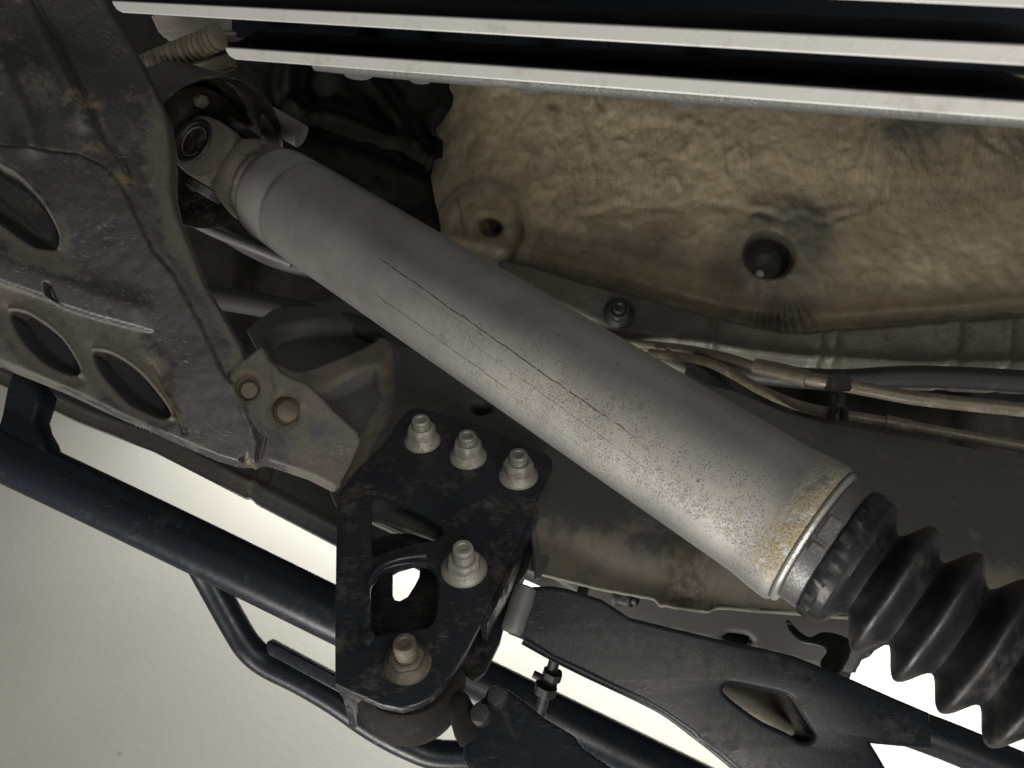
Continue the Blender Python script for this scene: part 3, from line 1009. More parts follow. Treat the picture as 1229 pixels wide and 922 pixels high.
dirt = dirt + 0.75 * sstep(0.012, 0.0, np.abs(dB)) + 0.6 * sstep(0.006, 0.0, np.abs(dH1)) + 0.6 * sstep(0.006, 0, np.abs(dH2))
dirt = dirt + 0.55 * sstep(0.001, -0.001, web) * fade
dirt = dirt + 0.5 * np.exp(-(sh.ld([(0, 305), (60, 318), (150, 352)]) / 0.006) ** 2)
dirt = dirt - 1.1 * np.exp(-(sh.ld([(-40, 310), (60, 345), (150, 372)]) / 0.007) ** 2)
inH = (dB < -0.002) | (dH1 < -0.002) | (dH2 < -0.002)
dirt = np.where(inH, dirt * 0 - 0.5, dirt)
dirt = dirt + 0.35 * sstep(0.02, 0.0, sh.sd([(330, 450), (470, 410), (470, 450), (390, 474), (345, 475)])) + 0.5 * sstep(0.012, 0, endp)
dirt = dirt - 0.6 * sstep(0.030, 0.0, sh.ld([(230, 430), (270, 520), (300, 535)])) - 0.5 * sstep(0.02, 0, sh.ld([(395, 520), (410, 550)]))
dirt = dirt - 0.55 * sstep(0.030, 0.0, sh.ld([(370, 500), (395, 545), (350, 540)]))
dirt = dirt - 0.35 * sstep(0.05, 0.0, sh.ld([(60, 215), (110, 250), (170, 340)]))
sh.attrs['dirt'] = np.clip(dirt + 0.45 * fbm(X * 35, Y * 35, 220, 4), -1, 1)
sh.attrs['inside'] = np.maximum(np.maximum(sstep(-0.0005, -0.004, dB) * (0.72 + 0.5 * fbm(X * 60, Y * 60, 261, 3)), sstep(-0.0005, -0.004, dH1)), sstep(-0.0005, -0.004, dH2)).clip(0, 1)  # mask for the shade painted into the pressed holes
rust = 0.9 * sstep(0.014, 0.0, sh.sd([(92, 120), (104, 116), (114, 160), (150, 205), (150, 215), (112, 190)])) * sstep(-0.05, 0.25, fbm(X * 90, Y * 90, 240, 3))
rust = rust + 0.9 * sstep(0.005, 0.0, np.abs(b2 + 0.001)) + 0.7 * sstep(0.004, 0, np.abs(b1)) + 0.7 * np.exp(-(scar / 0.0025) ** 2) + 0.8 * sstep(0.002, -0.001, tear)
rust = rust + 0.5 * np.exp(-(p2 / 0.0012) ** 2) + 0.8 * sstep(0.004, 0, sh.ld([(27, 232), (42, 246)]))
rust = rust + 0.5 * np.exp(-(sh.ld([(110, 115), (135, 180), (150, 212)]) / 0.002) ** 2)
sh.attrs['rust'] = np.clip(rust, 0, 1)
cm = thing('crossmember', 'scuffed dark pressed steel crossmember with oval holes at the left edge', 'crossmember', pc.hit(150, 300))
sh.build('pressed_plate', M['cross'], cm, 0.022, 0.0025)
for (bx, by, m_, af) in ((299, 468, 'bolt', 0.0135), (345, 493, 'rustbolt', 0.016)):
    lathe('bolt', pc.w(*pc.uv(bx, by), -0.0095), pc.n,
          [(0, 0.0001), (0, af * 0.62), (0.003, af * 0.60), (0.0040, af * 0.5), (0.0070, af * 0.47), (0.0078, af * 0.40), (0.0078, 0.0001)], M[m_], cm, 24, cap=False)

# ================================================================== SILL
ps = hplane(0.545)
sl_top = [(-120, 375), (0, 428), (75, 455), (150, 490), (262, 535), (310, 540), (430, 560), (470, 575)]
sl_bot = [(470, 678), (405, 647), (355, 621), (262, 573), (187, 535), (97, 501), (50, 479), (0, 455), (-120, 398)]
sh = Sheet(ps, sl_top + sl_bot, 0.0020, 0.004)
db_ = sh.ld(sl_bot)
sh.h = -0.006 * sstep(0.014, 0.020, db_) + 0.004 * np.exp(-((db_ - 0.010) / 0.004) ** 2)
jn = sh.ld([(300, 600), (312, 565), (318, 550)])
sh.h += 0.004 * np.exp(-(jn / 0.004) ** 2)
right = sstep(0, 0.01, sh.X - ps.uv(318, 570)[0])
sh.h += 0.006 * right * sstep(0.012, 0.02, db_)
sh.attrs['dirt'] = np.clip(0.5 - 0.9 * right + 0.3 * fbm(sh.X * 20, sh.Y * 20, 300, 3), -1, 1)
sl = sh.build('sill', M['sill'], None, 0.004, 0.005, 0.003)
tag(sl, 'grey painted vehicle sill running below the crossmember, lit ceiling beyond', 'sill')

# ================================================================== STEP BARS
sb = thing('step_bar', 'thick black tubular side step bar in front of the pale ceiling', 'step bar', P(225, 640, 0.78))
tube('main_tube', [P(-140, 482, 0.80), P(10, 549, 0.785), P(225, 651, 0.775), P(403, 738, 0.765), P(600, 834, 0.755), P(800, 931, 0.745), P(1000, 1030, 0.73)],
     0.0256, M['black_clean'], sb, 28, 5)
# strut with a flat flange up to the sill
pb = plane3((10, 450, 0.79), (50, 470, 0.785), (25, 560, 0.77))
plate('strut', pb, [(14, 444), (34, 452), (50, 472), (46, 488), (41, 504), (44, 516), (52, 530), (60, 552), (4, 558), (-12, 540), (0, 497), (7, 460)], (), 0.030, 0.006, M['black_clean'], sb)
st2 = thing('step_hoop', 'thinner black bent hoop tube hanging below the main step bar', 'step hoop', P(330, 790, 0.79))
tube('hoop_tube', [P(232, 660, 0.775), P(254, 700, 0.785), P(283, 752, 0.79), P(300, 778, 0.79), P(322, 796, 0.79), P(362, 816, 0.785), P(403, 840, 0.78), P(450, 872, 0.775), P(492, 894, 0.77), P(530, 906, 0.77), P(600, 904, 0.77), P(660, 895, 0.77)],
     0.0142, M['black_clean'], st2, 22, 5)
pp = plane3((320, 775, 0.775), (403, 820, 0.77), (360, 810, 0.772))
plate('tread_plate', pp, [(320, 771), (324, 770), (440, 832), (440, 846), (403, 830), (322, 786), (319, 777)], (), 0.012, 0.0015, M['black_clean'], st2)

# ================================================================== MOUNTING BRACKET
pk = hplane(0.400)
DN = Vector((0, 0, -1))
bk = thing('mounting_bracket', 'black bolted mounting bracket with cut-out windows below the driveshaft', 'bracket', pk.hit(530, 700))
front = [(404, 594), (409, 587), (431, 560), (448, 544), (463, 530), (474, 512), (482, 500), (490, 492), (500, 489), (520, 493), (560, 504), (600, 521), (640, 538), (656, 545), (663, 552), (662, 561),
         (644, 598), (634, 622), (622, 650), (600, 700), (578, 745), (560, 780), (545, 804), (531, 824), (517, 838), (500, 846), (483, 850), (458, 845), (431, 833), (402, 820), (402, 760), (403, 680)]
w1 = rp([(446, 597), (456, 594), (470, 598), (500, 613), (528, 630), (532, 640), (520, 648), (493, 653), (468, 660), (450, 668), (446, 660), (446, 630)], 3)
w2 = rp([(444, 706), (449, 694), (460, 684), (482, 677), (508, 676), (520, 682), (526, 696), (525, 720), (522, 742), (514, 752), (502, 755), (485, 757), (468, 760), (455, 762), (446, 762), (445, 740)], 3)
plate('face_plate', pk, front, [w1, w2], 0.006, 0.0012, M['black'], bk)
# left and lower-left side wall of the box, and the curved lower wall
def wall(name, pts_px, z0, z1, mat, parent, th=0.004, zcurve=None):
    """upright strip following a line on the bracket plane, from height z0 to z1 (metres above the plane)"""
    c2 = [pk.hit(*p) for p in pts_px]
    V, Fc = [], []
    n = len(c2)
    for i, p in enumerate(c2):
        a = c2[min(i + 1, n - 1)] - c2[max(i - 1, 0)]
        nn = Vector((a.y, -a.x, 0)).normalized() * th
        zz = z1 if zcurve is None else zcurve(i / (n - 1))
        V += [p + Vector((0, 0, z0)), p + Vector((0, 0, zz)), p + nn + Vector((0, 0, zz)), p + nn + Vector((0, 0, z0))]
    for i in range(n - 1):
        for k in range(4):
            Fc.append((i * 4 + k, i * 4 + (k + 1) % 4, (i + 1) * 4 + (k + 1) % 4, (i + 1) * 4 + k))
    Fc += [(0, 1, 2, 3), tuple((n - 1) * 4 + k for k in (3, 2, 1, 0))]
    return mesh(name, V, Fc, mat, parent, True, sharp=35)


wall('side_wall', [(407, 600), (407, 700), (406, 812)], 0.004, 0.055, M['black'], bk)
wall('lower_wall', [(v.x, v.y) for v in smooth_poly([(404, 817, 0), (431, 829, 0), (458, 841, 0), (483, 846, 0), (500, 842, 0), (516, 834, 0), (530, 820, 0), (544, 800, 0), (560, 774, 0)], 4, False)],
     0.004, 0.035, M['black'], bk, 0.004, lambda t: 0.012 + 0.032 * math.sin(math.pi * min(1, t * 1.15)) ** 0.7)
wall('right_wall', [(640, 604), (620, 650), (598, 700), (577, 742)], 0.004, 0.045, M['black'], bk)
plate('side_plate', hplane(0.424), [(640, 606), (645, 614), (641, 650), (632, 684), (618, 706), (609, 735), (600, 770), (582, 806), (568, 816), (556, 806), (552, 780), (590, 700), (620, 640)], (), 0.004, 0.0008, M['black'], bk)
# rear plate with the opening that shows the ceiling, at the top of the box
pq = hplane(0.447)
plate('rear_plate', pq, [(428, 655), (470, 640), (545, 640), (580, 690), (570, 760), (545, 805), (490, 835), (440, 820), (425, 800)],
      [[(471, 686), (478, 682), (496, 677), (504, 681), (503, 692), (498, 702), (489, 716), (480, 721), (474, 720), (471, 714)]], 0.005, 0.0008, M['black'], bk)
# tie strip across the upper window (dusty brace behind the face)
box('brace', P(440, 592, 0.66), P(540, 636, 0.62) - P(440, 592, 0.66), P(440, 622, 0.65) - P(440, 592, 0.66), Vector((0, 0, 0.006)), M['frame'], bk)
# rib along the window strap
tube('strap_rib', [pk.hit(441, 702) + DN * 0.001, pk.hit(455, 683) + DN * 0.001, pk.hit(480, 672) + DN * 0.001, pk.hit(512, 668) + DN * 0.001], 0.0018, M['black'], bk, 8, 5)
for (nx, ny, af, fl_, hh, st_, zz, m_) in ((507, 530, 0.0208, 0.0140, 0.0155, 0.0072, 0, 'zinc'), (562, 549, 0.0208, 0.0140, 0.0155, 0.0072, 0, 'zinc'),
                                           (622, 572, 0.0212, 0.0145, 0.0155, 0.0072, 0, 'zinc'), (557, 684, 0.0210, 0.0150, 0.0110, 0.0110, 0, 'zinc'),
                                           (489, 797, 0.0200, 0.0140, 0.0090, 0.0120, 0, 'bolt')):
    o_ = pk.hit(nx, ny) + DN * (0.0002 + zz)
    hexbolt('nut', o_, DN, af, hh, M[m_], bk, flange=fl_, stud=st_, stud_r=0.0069, fh=0.0030, twist=random.random())
# half-shell clamp under the box, with moulded teeth
ctr = pk.hit(486, 800) + Vector((0, 0, 0.030))
lathe('clamp_shell', pk.hit(489, 796) + Vector((0, 0, 0.0062)), Vector((0, 0, 1)), [(0, 0.0001), (0, 0.0285), (0.002, 0.0300), (0.010, 0.0325), (0.022, 0.0330), (0.032, 0.0290), (0.038, 0.020), (0.040, 0.0001)], M['shell'], bk, 40, cap=False)
for k, (a, b) in enumerate((((467, 862), (481, 873)), ((494, 868), (511, 868)), ((494, 868), (493, 878)))):
    tube('clamp_tooth', [P(*a, 0.440), P(*b, 0.442)], 0.0013, M['rubber_dirty'], bk, 6, 1)
lathe('side_screw', pk.hit(441, 767) + DN * 0.0002, DN, [(0, 0.0001), (0, 0.005), (0.0025, 0.0046), (0.0035, 0.003), (0.0035, 0.0001)], M['black'], bk, 14, cap=False)

# ================================================================== TRAILING ARM (big black box beam)
pa = plane3((640, 740, 0.475), (1000, 830, 0.46), (830, 870, 0.455))
ta = thing('trailing_arm', 'big black box-section arm with an angled slot, lower right', 'suspension arm', pa.hit(850, 820))
slot = rp([(869, 828), (871, 823), (877, 821), (892, 823), (920, 829), (944, 835), (951, 841), (961, 857), (972, 874), (976, 882), (974, 888), (968, 890), (960, 889), (945, 880), (915, 866), (890, 849), (872, 834)], 3)
plate('face', pa, [(622, 706), (640, 704), (660, 703), (680, 706), (722, 719), (756, 741), (800, 752), (867, 768), (920, 779), (956, 788), (990, 802), (1025, 816), (1070, 836), (1117, 856),
                   (1120, 900), (1047, 893), (1055, 906), (1066, 925), (1100, 990), (960, 990), (885, 924), (862, 904), (838, 888), (832, 880), (800, 858), (770, 840), (734, 823), (700, 806), (664, 790), (630, 768), (610, 760), (608, 745), (614, 722)],
      [slot], 0.034, 0.003, M['arm'], ta)
# inner sleeve seen through the slot
tube('inner_sleeve', [P(850, 818, 0.520), P(905, 846, 0.513), P(960, 878, 0.507), P(990, 900, 0.505)], 0.0125, M['hose'], ta, 18, 3)
# lower welded lip of the arm
tube('weld_lip', [pa.w(*pa.uv(x, y), -0.004) for x, y in ((628, 768), (664, 788), (700, 806), (734, 822), (770, 839), (800, 855), (834, 880), (862, 902), (886, 922), (930, 960))], 0.0028, M['arm'], ta, 8, 4)
tube('outer_tube', [P(1060, 862, 0.478), P(1130, 887, 0.472), P(1200, 916, 0.466), P(1320, 965, 0.455)], 0.0115, M['arm'], ta, 22, 3)
lathe('bushing', P(632, 704, 0.462), (P(614, 758, 0.452) - P(632, 704, 0.462)), [(0, 0.0001), (0, 0.0052), (0.0010, 0.0062), (0.010, 0.0068), (0.018, 0.0064), (0.025, 0.0066), (0.0275, 0.0055), (0.0275, 0.0001)],
      M['frame'], ta, 26, cap=False)

# small bolts and bracket bits on the rail side
jb = thing('rubber_bump_stop', 'dark round rubber bump stop behind the boot collar', 'bump stop', P(945, 752, 0.60))
lathe('stop_body', P(946, 752, 0.605), CAM - P(946, 752, 0.605), [(0, 0.0001), (0, 0.017), (0.008, 0.0165), (0.012, 0.0145), (0.013, 0.010), (0.011, 0.0001)], M['clip'], jb, 28, cap=False)
tag(plate('bent_tab', plane3((950, 750, 0.585), (1020, 770, 0.56), (990, 805, 0.555)), rp([(944, 742), (958, 756), (972, 764), (986, 758), (1004, 760), (1020, 768), (1020, 784), (1012, 800), (1004, 810), (988, 806), (984, 794), (992, 780), (978, 774), (960, 770), (946, 756)], 3), (), 0.005, 0.0015, M['clip']),
    'small dark bent metal tab between the boot collar and the black arm', 'tab')
rb = thing('hex_bolt', 'short dark bolt head on the rail side above the black arm', 'bolt', P(750, 715, 0.58))
hexbolt('bolt_head', P(742, 712, 0.60), P(764, 720, 0.592) - P(742, 712, 0.60), 0.016, 0.013, M['clip'], rb, flange=0.011, stud=0.004)
tag(tube('link_rod', [P(712, 672, 0.62), P(704, 694, 0.60), P(696, 722, 0.575)], 0.0042, M['hose'], None, 12, 3), 'short grey rod dropping from the frame rail edge to the black arm', 'rod')
tag(plate('gusset_tab', plane3((640, 610, 0.565), (650, 690, 0.535), (662, 690, 0.54)), [(637, 622), (641, 616), (645, 640), (649, 664), (660, 668), (655, 684), (648, 694), (644, 694), (643, 670), (638, 640)], (), 0.003, 0.0005, M['frame']),
    'thin grey gusset tab between the bracket edge and the frame rail', 'tab')

# threaded rod with nuts seen against the bright ceiling
tr = thing('threaded_rod', 'dark threaded rod with small nuts between arm and step bar', 'threaded rod', P(655, 820, 0.56))
tube('rod', [P(668, 785, 0.55), P(657, 822, 0.555), P(646, 862, 0.56)], lambda s, t: 0.0040, M['clip'], tr, 12, 6)
hexbolt('nut', P(664, 806, 0.553), P(657, 822, 0.555) - P(668, 785, 0.55), 0.013, 0.006, M['clip'], tr)
hexbolt('nut', P(656, 822, 0.553), P(646, 862, 0.56) - P(657, 822, 0.555), 0.015, 0.007, M['clip'], tr)
tube('cross_pin', [P(640, 809, 0.555), P(668, 823, 0.553)], 0.0028, M['clip'], tr, 8, 1)

# ================================================================== LOWER ARM with rubber bush
pz = plane3((570, 850, 0.445), (700, 900, 0.43), (580, 910, 0.43))
la = thing('lower_arm', 'black box arm with two bolt ends at the bottom edge', 'suspension arm', pz.hit(620, 890))
plate('beam', pz, [(562, 858), (572, 842), (590, 828), (603, 822), (618, 832), (652, 859), (690, 882), (700, 896), (740, 924), (860, 1010), (620, 1010), (568, 930), (555, 910), (557, 886)], (), 0.030, 0.004, M['arm'], la)
lathe('bush', P(546, 836, 0.452), P(566, 890, 0.440) - P(546, 836, 0.452), [(0, 0.0001), (0, 0.0055), (0.002, 0.0072), (0.008, 0.0080), (0.014, 0.0074), (0.020, 0.0078), (0.026, 0.0068), (0.0275, 0.0001)], M['shell'], la, 28, cap=False)
for (x, y) in ((597, 838), (577, 859)):
    hexbolt('bolt', pz.w(*pz.uv(x, y), 0.0003), pz.n, 0.0105, 0.007, M['clip'], la, flange=0.0068, fh=0.0015, twist=random.random())

# ================================================================== BRAKE LINES
l1 = thing('brake_line', 'upper tan brake line with a thicker sleeve, running along the flange', 'brake line', P(905, 440, 0.706), 'brake lines')
tube('pipe', [P(640, 396, 0.850), P(720, 408, 0.827), P(764, 413, 0.799), P(820, 419, 0.770), P(871, 429, 0.742), P(908, 441, 0.720)], 0.0045, M['line'], l1, 12, 5)
tube('sleeve', [P(906, 440, 0.721), P(940, 447, 0.705), P(970, 455, 0.690)], 0.0078, M['line'], l1, 14, 3)
tube('pipe', [P(968, 454, 0.691), P(996, 459, 0.681), P(1043, 468, 0.675), P(1098, 478, 0.665), P(1160, 485, 0.655), P(1229, 492, 0.645), P(1340, 504, 0.630)], 0.0060, M['line'], l1, 12, 5)
l2 = thing('brake_line', 'lower tan brake line curving below the sleeve to the right edge', 'brake line', P(960, 487, 0.657), 'brake lines')
tube('pipe', [P(780, 424, 0.777), P(836, 432, 0.742), P(862, 440, 0.723), P(890, 455, 0.703), P(919, 471, 0.683), P(959, 487, 0.662), P(1003, 497, 0.645), P(1059, 506, 0.635), P(1138, 520, 0.620), P(1229, 536, 0.605), P(1340, 556, 0.590)],
     0.0046, M['line'], l2, 14, 5)
tube('crimp', [P(1062, 506, 0.634), P(1076, 509, 0.632), P(1092, 512, 0.630)], 0.0056, M['line'], l2, 12, 3)
lc = thing('line_clip', 'small black plastic clip holding the two brake lines together', 'clip', P(1010, 485, 0.640))
box('clip_body', P(1004, 470, 0.662), RT * 0.008, (P(1004, 500, 0.650) - P(1004, 470, 0.662)), FW * 0.012, M['clip'], lc, 0.0015)
tube('clip_loop', [P(997, 503, 0.640), P(1003, 488, 0.633), P(1012, 489, 0.633), P(1014, 504, 0.638)], 0.0030, M['clip'], lc, 8, 4)
box('clip_head', P(995, 452, 0.673), RT * 0.020, (P(995, 470, 0.669) - P(995, 452, 0.673)), FW * 0.012, M['clip'], lc, 0.0015)
tag(tube('flat_hose', [P(700, 432, 0.90), P(800, 436, 0.86), P(900, 448, 0.83), P(1000, 456, 0.80), P(1100, 452, 0.78), P(1229, 458, 0.76), P(1340, 470, 0.74)], 0.011, M['clip'], None, 12, 5),
    'dark rubber hose behind the brake lines under the flange', 'hose')
wc = thing('white_connector', 'small pale connector end peeking out above the driveshaft', 'connector', P(815, 438, 0.78))
tube('connector_body', [P(796, 430, 0.78), P(812, 437, 0.775), P(836, 446, 0.77)], lambda s, t: 0.0078 if s < t * 0.6 else 0.0060, M['plastic'], wc, 14, 4)
tube('boot_sleeve', [P(826, 440, 0.76), P(850, 450, 0.755), P(880, 470, 0.75), P(905, 500, 0.75)], 0.0150, M['clip'], wc, 16, 4)

# hoses crossing in the dark behind the shaft's left half
tag(tube('grey_pipe', [P(230, 250, 0.78), P(262, 272, 0.77), P(310, 300, 0.76), P(352, 316, 0.75), P(420, 332, 0.76)], 0.010, M['rail_side'], None, 14, 5),
    'dark grey pipe passing behind the left end of the driveshaft', 'pipe')
tag(tube('tan_hose', [P(250, 356, 0.84), P(312, 366, 0.82), P(345, 373, 0.81), P(400, 384, 0.80), P(450, 402, 0.77), P(500, 425, 0.745), P(550, 450, 0.735)], 0.0125, M['rail_side'], None, 16, 5),
    'dusty tan hose emerging below the driveshaft from the dark gap', 'hose')
tag(tube('thin_grey_pipe', [P(210, 232, 0.72), P(216, 252, 0.715), P(232, 266, 0.715), P(262, 281, 0.715), P(300, 296, 0.715), P(350, 316, 0.72)], 0.0046, M['frame'], None, 12, 5),
    'thin pale curved rim pipe below the universal joint', 'pipe')

# ================================================================== DRIVESHAFT
Lp, Rp = P(377, 262, 0.594), P(953, 630, 0.402)
AX = (Rp - Lp).normalized()
ds = thing('driveshaft', 'long grey aluminium driveshaft tube with scratched and pitted surface', 'driveshaft', Lp)
E1 = CAM - P(665, 446, 0.5)


def rot_around(c, s):
    return Lp + AX * s


tb = [(-0.052, 0.0001), (-0.052, 0.0315), (-0.050, 0.0352), (-0.047, 0.0368), (-0.043, 0.0374), (-0.0185, 0.0377), (-0.0172, 0.0371), (-0.0150, 0.0371), (-0.0136, 0.0378)]
s = -0.01
while s < 0.385:
    tb.append((s, 0.0380))
    s += 0.01
tb += [(0.388, 0.0380), (0.394, 0.0384), (0.400, 0.0391), (0.406, 0.0395), (0.4095, 0.0394), (0.4110, 0.0386), (0.4112, 0.0340), (0.4112, 0.0001)]
lathe('tube', Lp, AX, tb, M['shaft'], ds, 96, E1, cap=False, sharp=30)
lathe('weld_bead', Lp, AX, [(-0.062, 0.0290), (-0.0605, 0.0325), (-0.057, 0.0345), (-0.0525, 0.0348), (-0.0495, 0.0340)], M['iron'], ds, 72, E1,
      rfun=lambda s_, r, t: r + 0.0006 * math.sin(t * 23 + 3 * math.sin(t * 5)), cap=False)
# end yoke: neck, then two ears with bearing caps
YD = (E1 - AX * E1.dot(AX)).normalized()
YD = (Matrix.Rotation(math.radians(0), 3, AX) @ YD)
YS = AX.cross(YD)


def yoke_r(s_, r, t):
    # squarer section towards the ears
    k = max(0.0, min(1.0, (-0.066 - s_) / 0.03))
    c_, d_ = abs(math.cos(t)), abs(math.sin(t))
    rr = 1.0 / max((c_ ** 4 + (d_ * (1 + 0.25 * k)) ** 4) ** 0.25, 1e-3)
    return r * ((1 - k) + k * rr * 0.92)


lathe('yoke_neck', Lp, AX, [(-0.106, 0.0001), (-0.106, 0.0240), (-0.102, 0.0295), (-0.090, 0.0315), (-0.080, 0.0322), (-0.0795, 0.0338), (-0.070, 0.0342), (-0.067, 0.0330), (-0.063, 0.0325), (-0.060, 0.0322)],
      M['iron'], ds, 56, YD, rfun=yoke_r, cap=False)
JC = Lp + AX * (-0.122)
for sg in (1, -1):
    # ear: rounded slab from the neck out to the bearing eye
    V, Fc = [], []
    n = 28
    for zz, shrink in ((0.016, 0.0), (0.0175, 0.0012), (0.0300, 0.0012), (0.0320, -0.0008)):
        for k in range(n):
            t = 2 * math.pi * k / n
            x = math.cos(t) * 0.0225
            y = math.sin(t) * 0.0225
            if x > 0:
                x = x * 1.9
                y = y * (1 + 0.35 * (x / 0.043))
            q = 1 + shrink * 30
            V.append(JC + AX * (x * q) + YS * (y * q) + YD * (sg * zz))
    for r_ in range(3):
        for k in range(n):
            Fc.append((r_ * n + k, r_ * n + (k + 1) % n, (r_ + 1) * n + (k + 1) % n, (r_ + 1) * n + k))
    Fc += [tuple(range(n)), tuple(range(3 * n, 4 * n))]
    mesh('yoke_ear', V, Fc, M['iron'], ds, True, sharp=40)
    lathe('bearing_cap', JC + YD * (sg * 0.030), YD * sg, [(0, 0.0190), (0.0030, 0.0190), (0.0042, 0.0180), (0.0042, 0.0158), (0.0020, 0.0152), (0.0020, 0.0001)], M['clip'], ds, 36, cap=False)
    tube('snap_ring', [JC + YD * (sg * 0.0325) + (AX * math.cos(t) + YS * math.sin(t)) * 0.0125 for t in [0.4 + 5.3 * k / 14 for k in range(15)]], 0.0009, M['bolt'], ds, 6, 1)
    lathe('bearing_cap', JC + YS * (sg * 0.026), YS * sg, [(0, 0.0145), (0.006, 0.0145), (0.007, 0.0135), (0.007, 0.0001)], M['clip'], ds, 28, cap=False)
lathe('spider', JC - YD * 0.029, YD, [(0, 0.0001), (0, 0.0095), (0.058, 0.0095), (0.058, 0.0001)], M['bolt'], ds, 24, cap=False)
lathe('spider', JC - YS * 0.030, YS, [(0, 0.0001), (0, 0.0095), (0.060, 0.0095), (0.060, 0.0001)], M['bolt'], ds, 24, cap=False)
# crimped end: bright ring, band clamp, ribbed collar, bellows
lathe('end_ring', Lp, AX, [(0.4116, 0.030), (0.4116, 0.0372), (0.4128, 0.0378), (0.4142, 0.0372), (0.4146, 0.0340), (0.4146, 0.030)], M['ring'], ds, 72, E1, cap=False)
lathe('clamp_band', Lp, AX, [(0.4148, 0.0310), (0.4148, 0.0336), (0.4152, 0.0341), (0.4235, 0.0343), (0.4240, 0.0338), (0.4240, 0.031)], M['band'], ds, 72, E1, cap=False)
PE = Lp + AX * 0.4165
FE = AX.cross((E1 - AX * E1.dot(AX)).normalized())
E1n = (E1 - AX * E1.dot(AX)).normalized()
for (t0, w_, h_) in ((-0.20, 0.0060, 0.0022), (0.12, 0.0028, 0.0030)):
    dr = E1n * math.cos(t0) + FE * math.sin(t0)
    sd_ = AX.cross(dr)
    box('clamp_lug', PE + dr * 0.0335 - sd_ * w_, sd_ * (2 * w_), AX * 0.0062, dr * h_, M['band'], ds, 0.0006)
bprof = []
# ribbed collar (outer radius modulated by ribs) and bellows, one continuous rubber boot
crest, valley, pitch, s0 = 0.0350, 0.0228, 0.0212, 0.4335
bprof += [(0.4236, 0.0325), (0.4240, 0.0338), (0.4255, 0.0349), (0.4300, 0.0352), (0.4310, 0.0347)]
s = s0
k = 0
ph = 0.0
for i in range(1, 9 * 16):
    s = s0 + i * pitch / 16
    ph = 2 * math.pi * (i / 16)
    c01 = 0.5 + 0.5 * math.cos(ph)
    c01 = c01 ** 0.85
    grow = 1 + 0.05 * min(1, (s - s0) / 0.1)
    r = (valley + (crest - valley) * c01) * grow
    if i < 4:
        r = max(r, 0.0345 - 0.0006 * i)
    bprof.append((s, r))


def boot_r(s_, r, t):
    if 0.4245 < s_ < 0.4305:
        return r + 0.0009 * (1 if (t * 18 / math.pi) % 2 < 1.25 else -0.4)
    return r + 0.0004 * math.sin(3 * t + s_ * 60)


bo = lathe('boot', Lp, AX, bprof, M['rubber'], ds, 108, E1, rfun=boot_r, cap=False, sharp=35)
for t0, hgt in ((-0.95, 0.0022), (-0.62, 0.0016)):
    dr = E1n * math.cos(t0) + FE * math.sin(t0)
    sd_ = AX.cross(dr)
    box('moulded_tab', Lp + AX * 0.4252 + dr * 0.0345 - sd_ * 0.004, sd_ * 0.008, AX * 0.0045, dr * hgt, M['rubber'], ds, 0.0006)

# ================================================================== OUTPUT FLANGE AND SHIELD behind the joint
of = thing('output_flange', 'black dust shield cup and flange around the universal joint', 'flange', Lp + AX * -0.185)
lathe('dust_shield', Lp, AX, [(-0.215, 0.0001), (-0.213, 0.045), (-0.200, 0.057), (-0.155, 0.0625), (-0.136, 0.0640), (-0.1345, 0.0650), (-0.133, 0.0640), (-0.136, 0.0615), (-0.160, 0.0590), (-0.195, 0.053), (-0.207, 0.040), (-0.207, 0.0001)],
      M['rubber_dirty'], of, 64, E1, cap=False)
lathe('companion_flange', Lp, AX, [(-0.205, 0.030), (-0.180, 0.032), (-0.175, 0.044), (-0.168, 0.046), (-0.166, 0.044), (-0.164, 0.024), (-0.158, 0.020), (-0.156, 0.0001)], M['shell'], of, 40, E1, cap=False)
for k in range(4):
    t = 0.5 + k * math.pi / 2
    dr = E1n * math.cos(t) + FE * math.sin(t)
    hexbolt('flange_bolt', Lp + AX * -0.1665 + dr * 0.036, AX, 0.011, 0.006, M['bolt'], of, twist=0.3 * k)
tag(tube('pale_stub', [P(320, 140, 0.70), P(338, 150, 0.70), P(362, 164, 0.70)], 0.0105, M['plastic'], None, 16, 3), 'short pale grey cylindrical stub behind the driveshaft weld', 'stub')

# ================================================================== CORRUGATED HOSE + plastic pieces top left
ch = thing('corrugated_hose', 'short dusty corrugated hose in the dark gap above the universal joint', 'hose', P(215, 65, 0.62))
tube('hose_body', [P(166, 84, 0.70), P(190, 74, 0.69), P(215, 64, 0.68), P(240, 54, 0.67), P(262, 44, 0.66)], lambda s_, t: 0.0088 + 0.0022 * math.sin(s_ * 2 * math.pi / 0.0062), M['hose'], ch, 18, 22)
bs = thing('plastic_bracket', 'pale grey plastic holder above the corrugated hose', 'holder', P(235, 30, 0.70))
box('holder_plate', P(178, 14, 0.74), P(276, 14, 0.72) - P(178, 14, 0.74), P(200, 40, 0.74) - P(188, 14, 0.74), FW * 0.02, M['plastic'], bs, 0.003)
box('holder_foot', P(196, 84, 0.76), P(276, 62, 0.74) - P(196, 84, 0.76), P(204, 104, 0.76) - P(196, 84, 0.76), FW * 0.012, M['hose'], bs, 0.003)

# ================================================================== FINNED COOLER (top right)
fc = thing('finned_cooler', 'finned black casting with bright machined fin edges along the top', 'cooler', P(700, 60, 0.33))


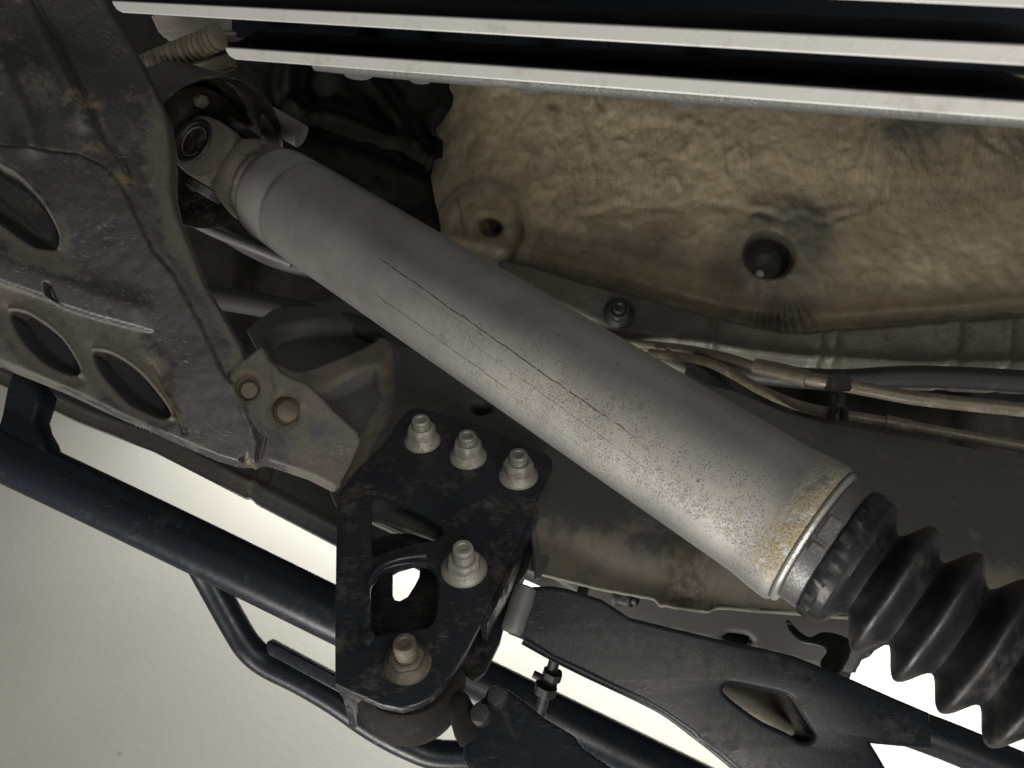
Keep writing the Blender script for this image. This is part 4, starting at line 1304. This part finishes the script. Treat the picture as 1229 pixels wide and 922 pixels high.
def fin(name, tl, tr_, bl, br, deep=0.055):
    """tl.. = (px,py,depth) corners of the bright front edge"""
    a, b, c_, d_ = P(*tl), P(*tr_), P(*br), P(*bl)
    ext = (FW + UP * 0.62).normalized() * deep
    # black plate a hair thinner, behind a machined edge strip
    e = (FW + UP * 0.62).normalized() * 0.0022
    rt = (b - a).normalized() * 0.0028
    dnl = (d_ - a)
    dnr = (c_ - b)

    def prism(nm, o_, dpt, mat, ins, parent):
        up_l, up_r = dnl * ins, dnr * ins
        # rounded lower-left corner
        ring = [a + up_l + o_, b + up_r + o_, c_ - up_r + o_, d_ - up_l + rt * 1.7 + o_, d_ - up_l - dnl * 0.25 + rt * 0.5 + o_, a + up_l + dnl * 0.35 + o_]
        n_ = len(ring)
        V = ring + [p + dpt for p in ring]
        Fc = [tuple(range(n_)), tuple(range(2 * n_ - 1, n_ - 1, -1))] + [(i, (i + 1) % n_, n_ + (i + 1) % n_, n_ + i) for i in range(n_)]
        ob = mesh(nm, V, Fc, mat, parent, True, sharp=30)
        md = ob.modifiers.new('bevel', 'BEVEL')
        md.width = 0.0005
        md.segments = 2
        md.limit_method = 'ANGLE'
        return ob
    body = prism(name, e, ext, M['fin_black'], 0.04, fc)
    st_ = prism('machined_edge', Vector((0, 0, 0)), e, M['fin'], 0.0, fc)
    st_.parent = body
    return body


fin('fin', (270, 57, 0.385), (1330, 129, 0.232), (274, 71, 0.385), (1330, 152, 0.232))
fin('fin', (134, 1, 0.400), (1330, 59, 0.228), (139, 15, 0.400), (1330, 85, 0.228))
fin('fin', (-60, -66, 0.42), (1330, -16, 0.222), (-56, -49, 0.42), (1330, 14, 0.222))
# casting body behind the fins and the rounded grey rim below the last fin
box('casting_body', P(276, -60, 0.445), P(1330, -60, 0.300) - P(276, -60, 0.445), P(276, 45, 0.445) - P(276, -60, 0.445), (FW + UP * 0.5) * 0.05, M['fin_black'], fc, 0.003)
tube('casting_rim', [P(380, 74, 0.400), P(440, 80, 0.390), P(560, 90, 0.372), P(700, 101, 0.352), P(850, 112, 0.327), P(1000, 122, 0.300), P(1150, 132, 0.275), P(1330, 144, 0.250)], 0.0046, M['casting'], fc, 14, 4)
for (x, y, d, r) in ((430, 80, 0.41, 0.0085), (505, 86, 0.40, 0.0065), (640, 97, 0.375, 0.006), (820, 112, 0.35, 0.0055)):
    lathe('casting_boss', P(x, y - 8, d), UP * -1, [(0, 0.0001), (0, r), (0.0062, r), (0.0078, r * 0.85), (0.0080, 0.0001)], M['casting'], fc, 20, cap=False)
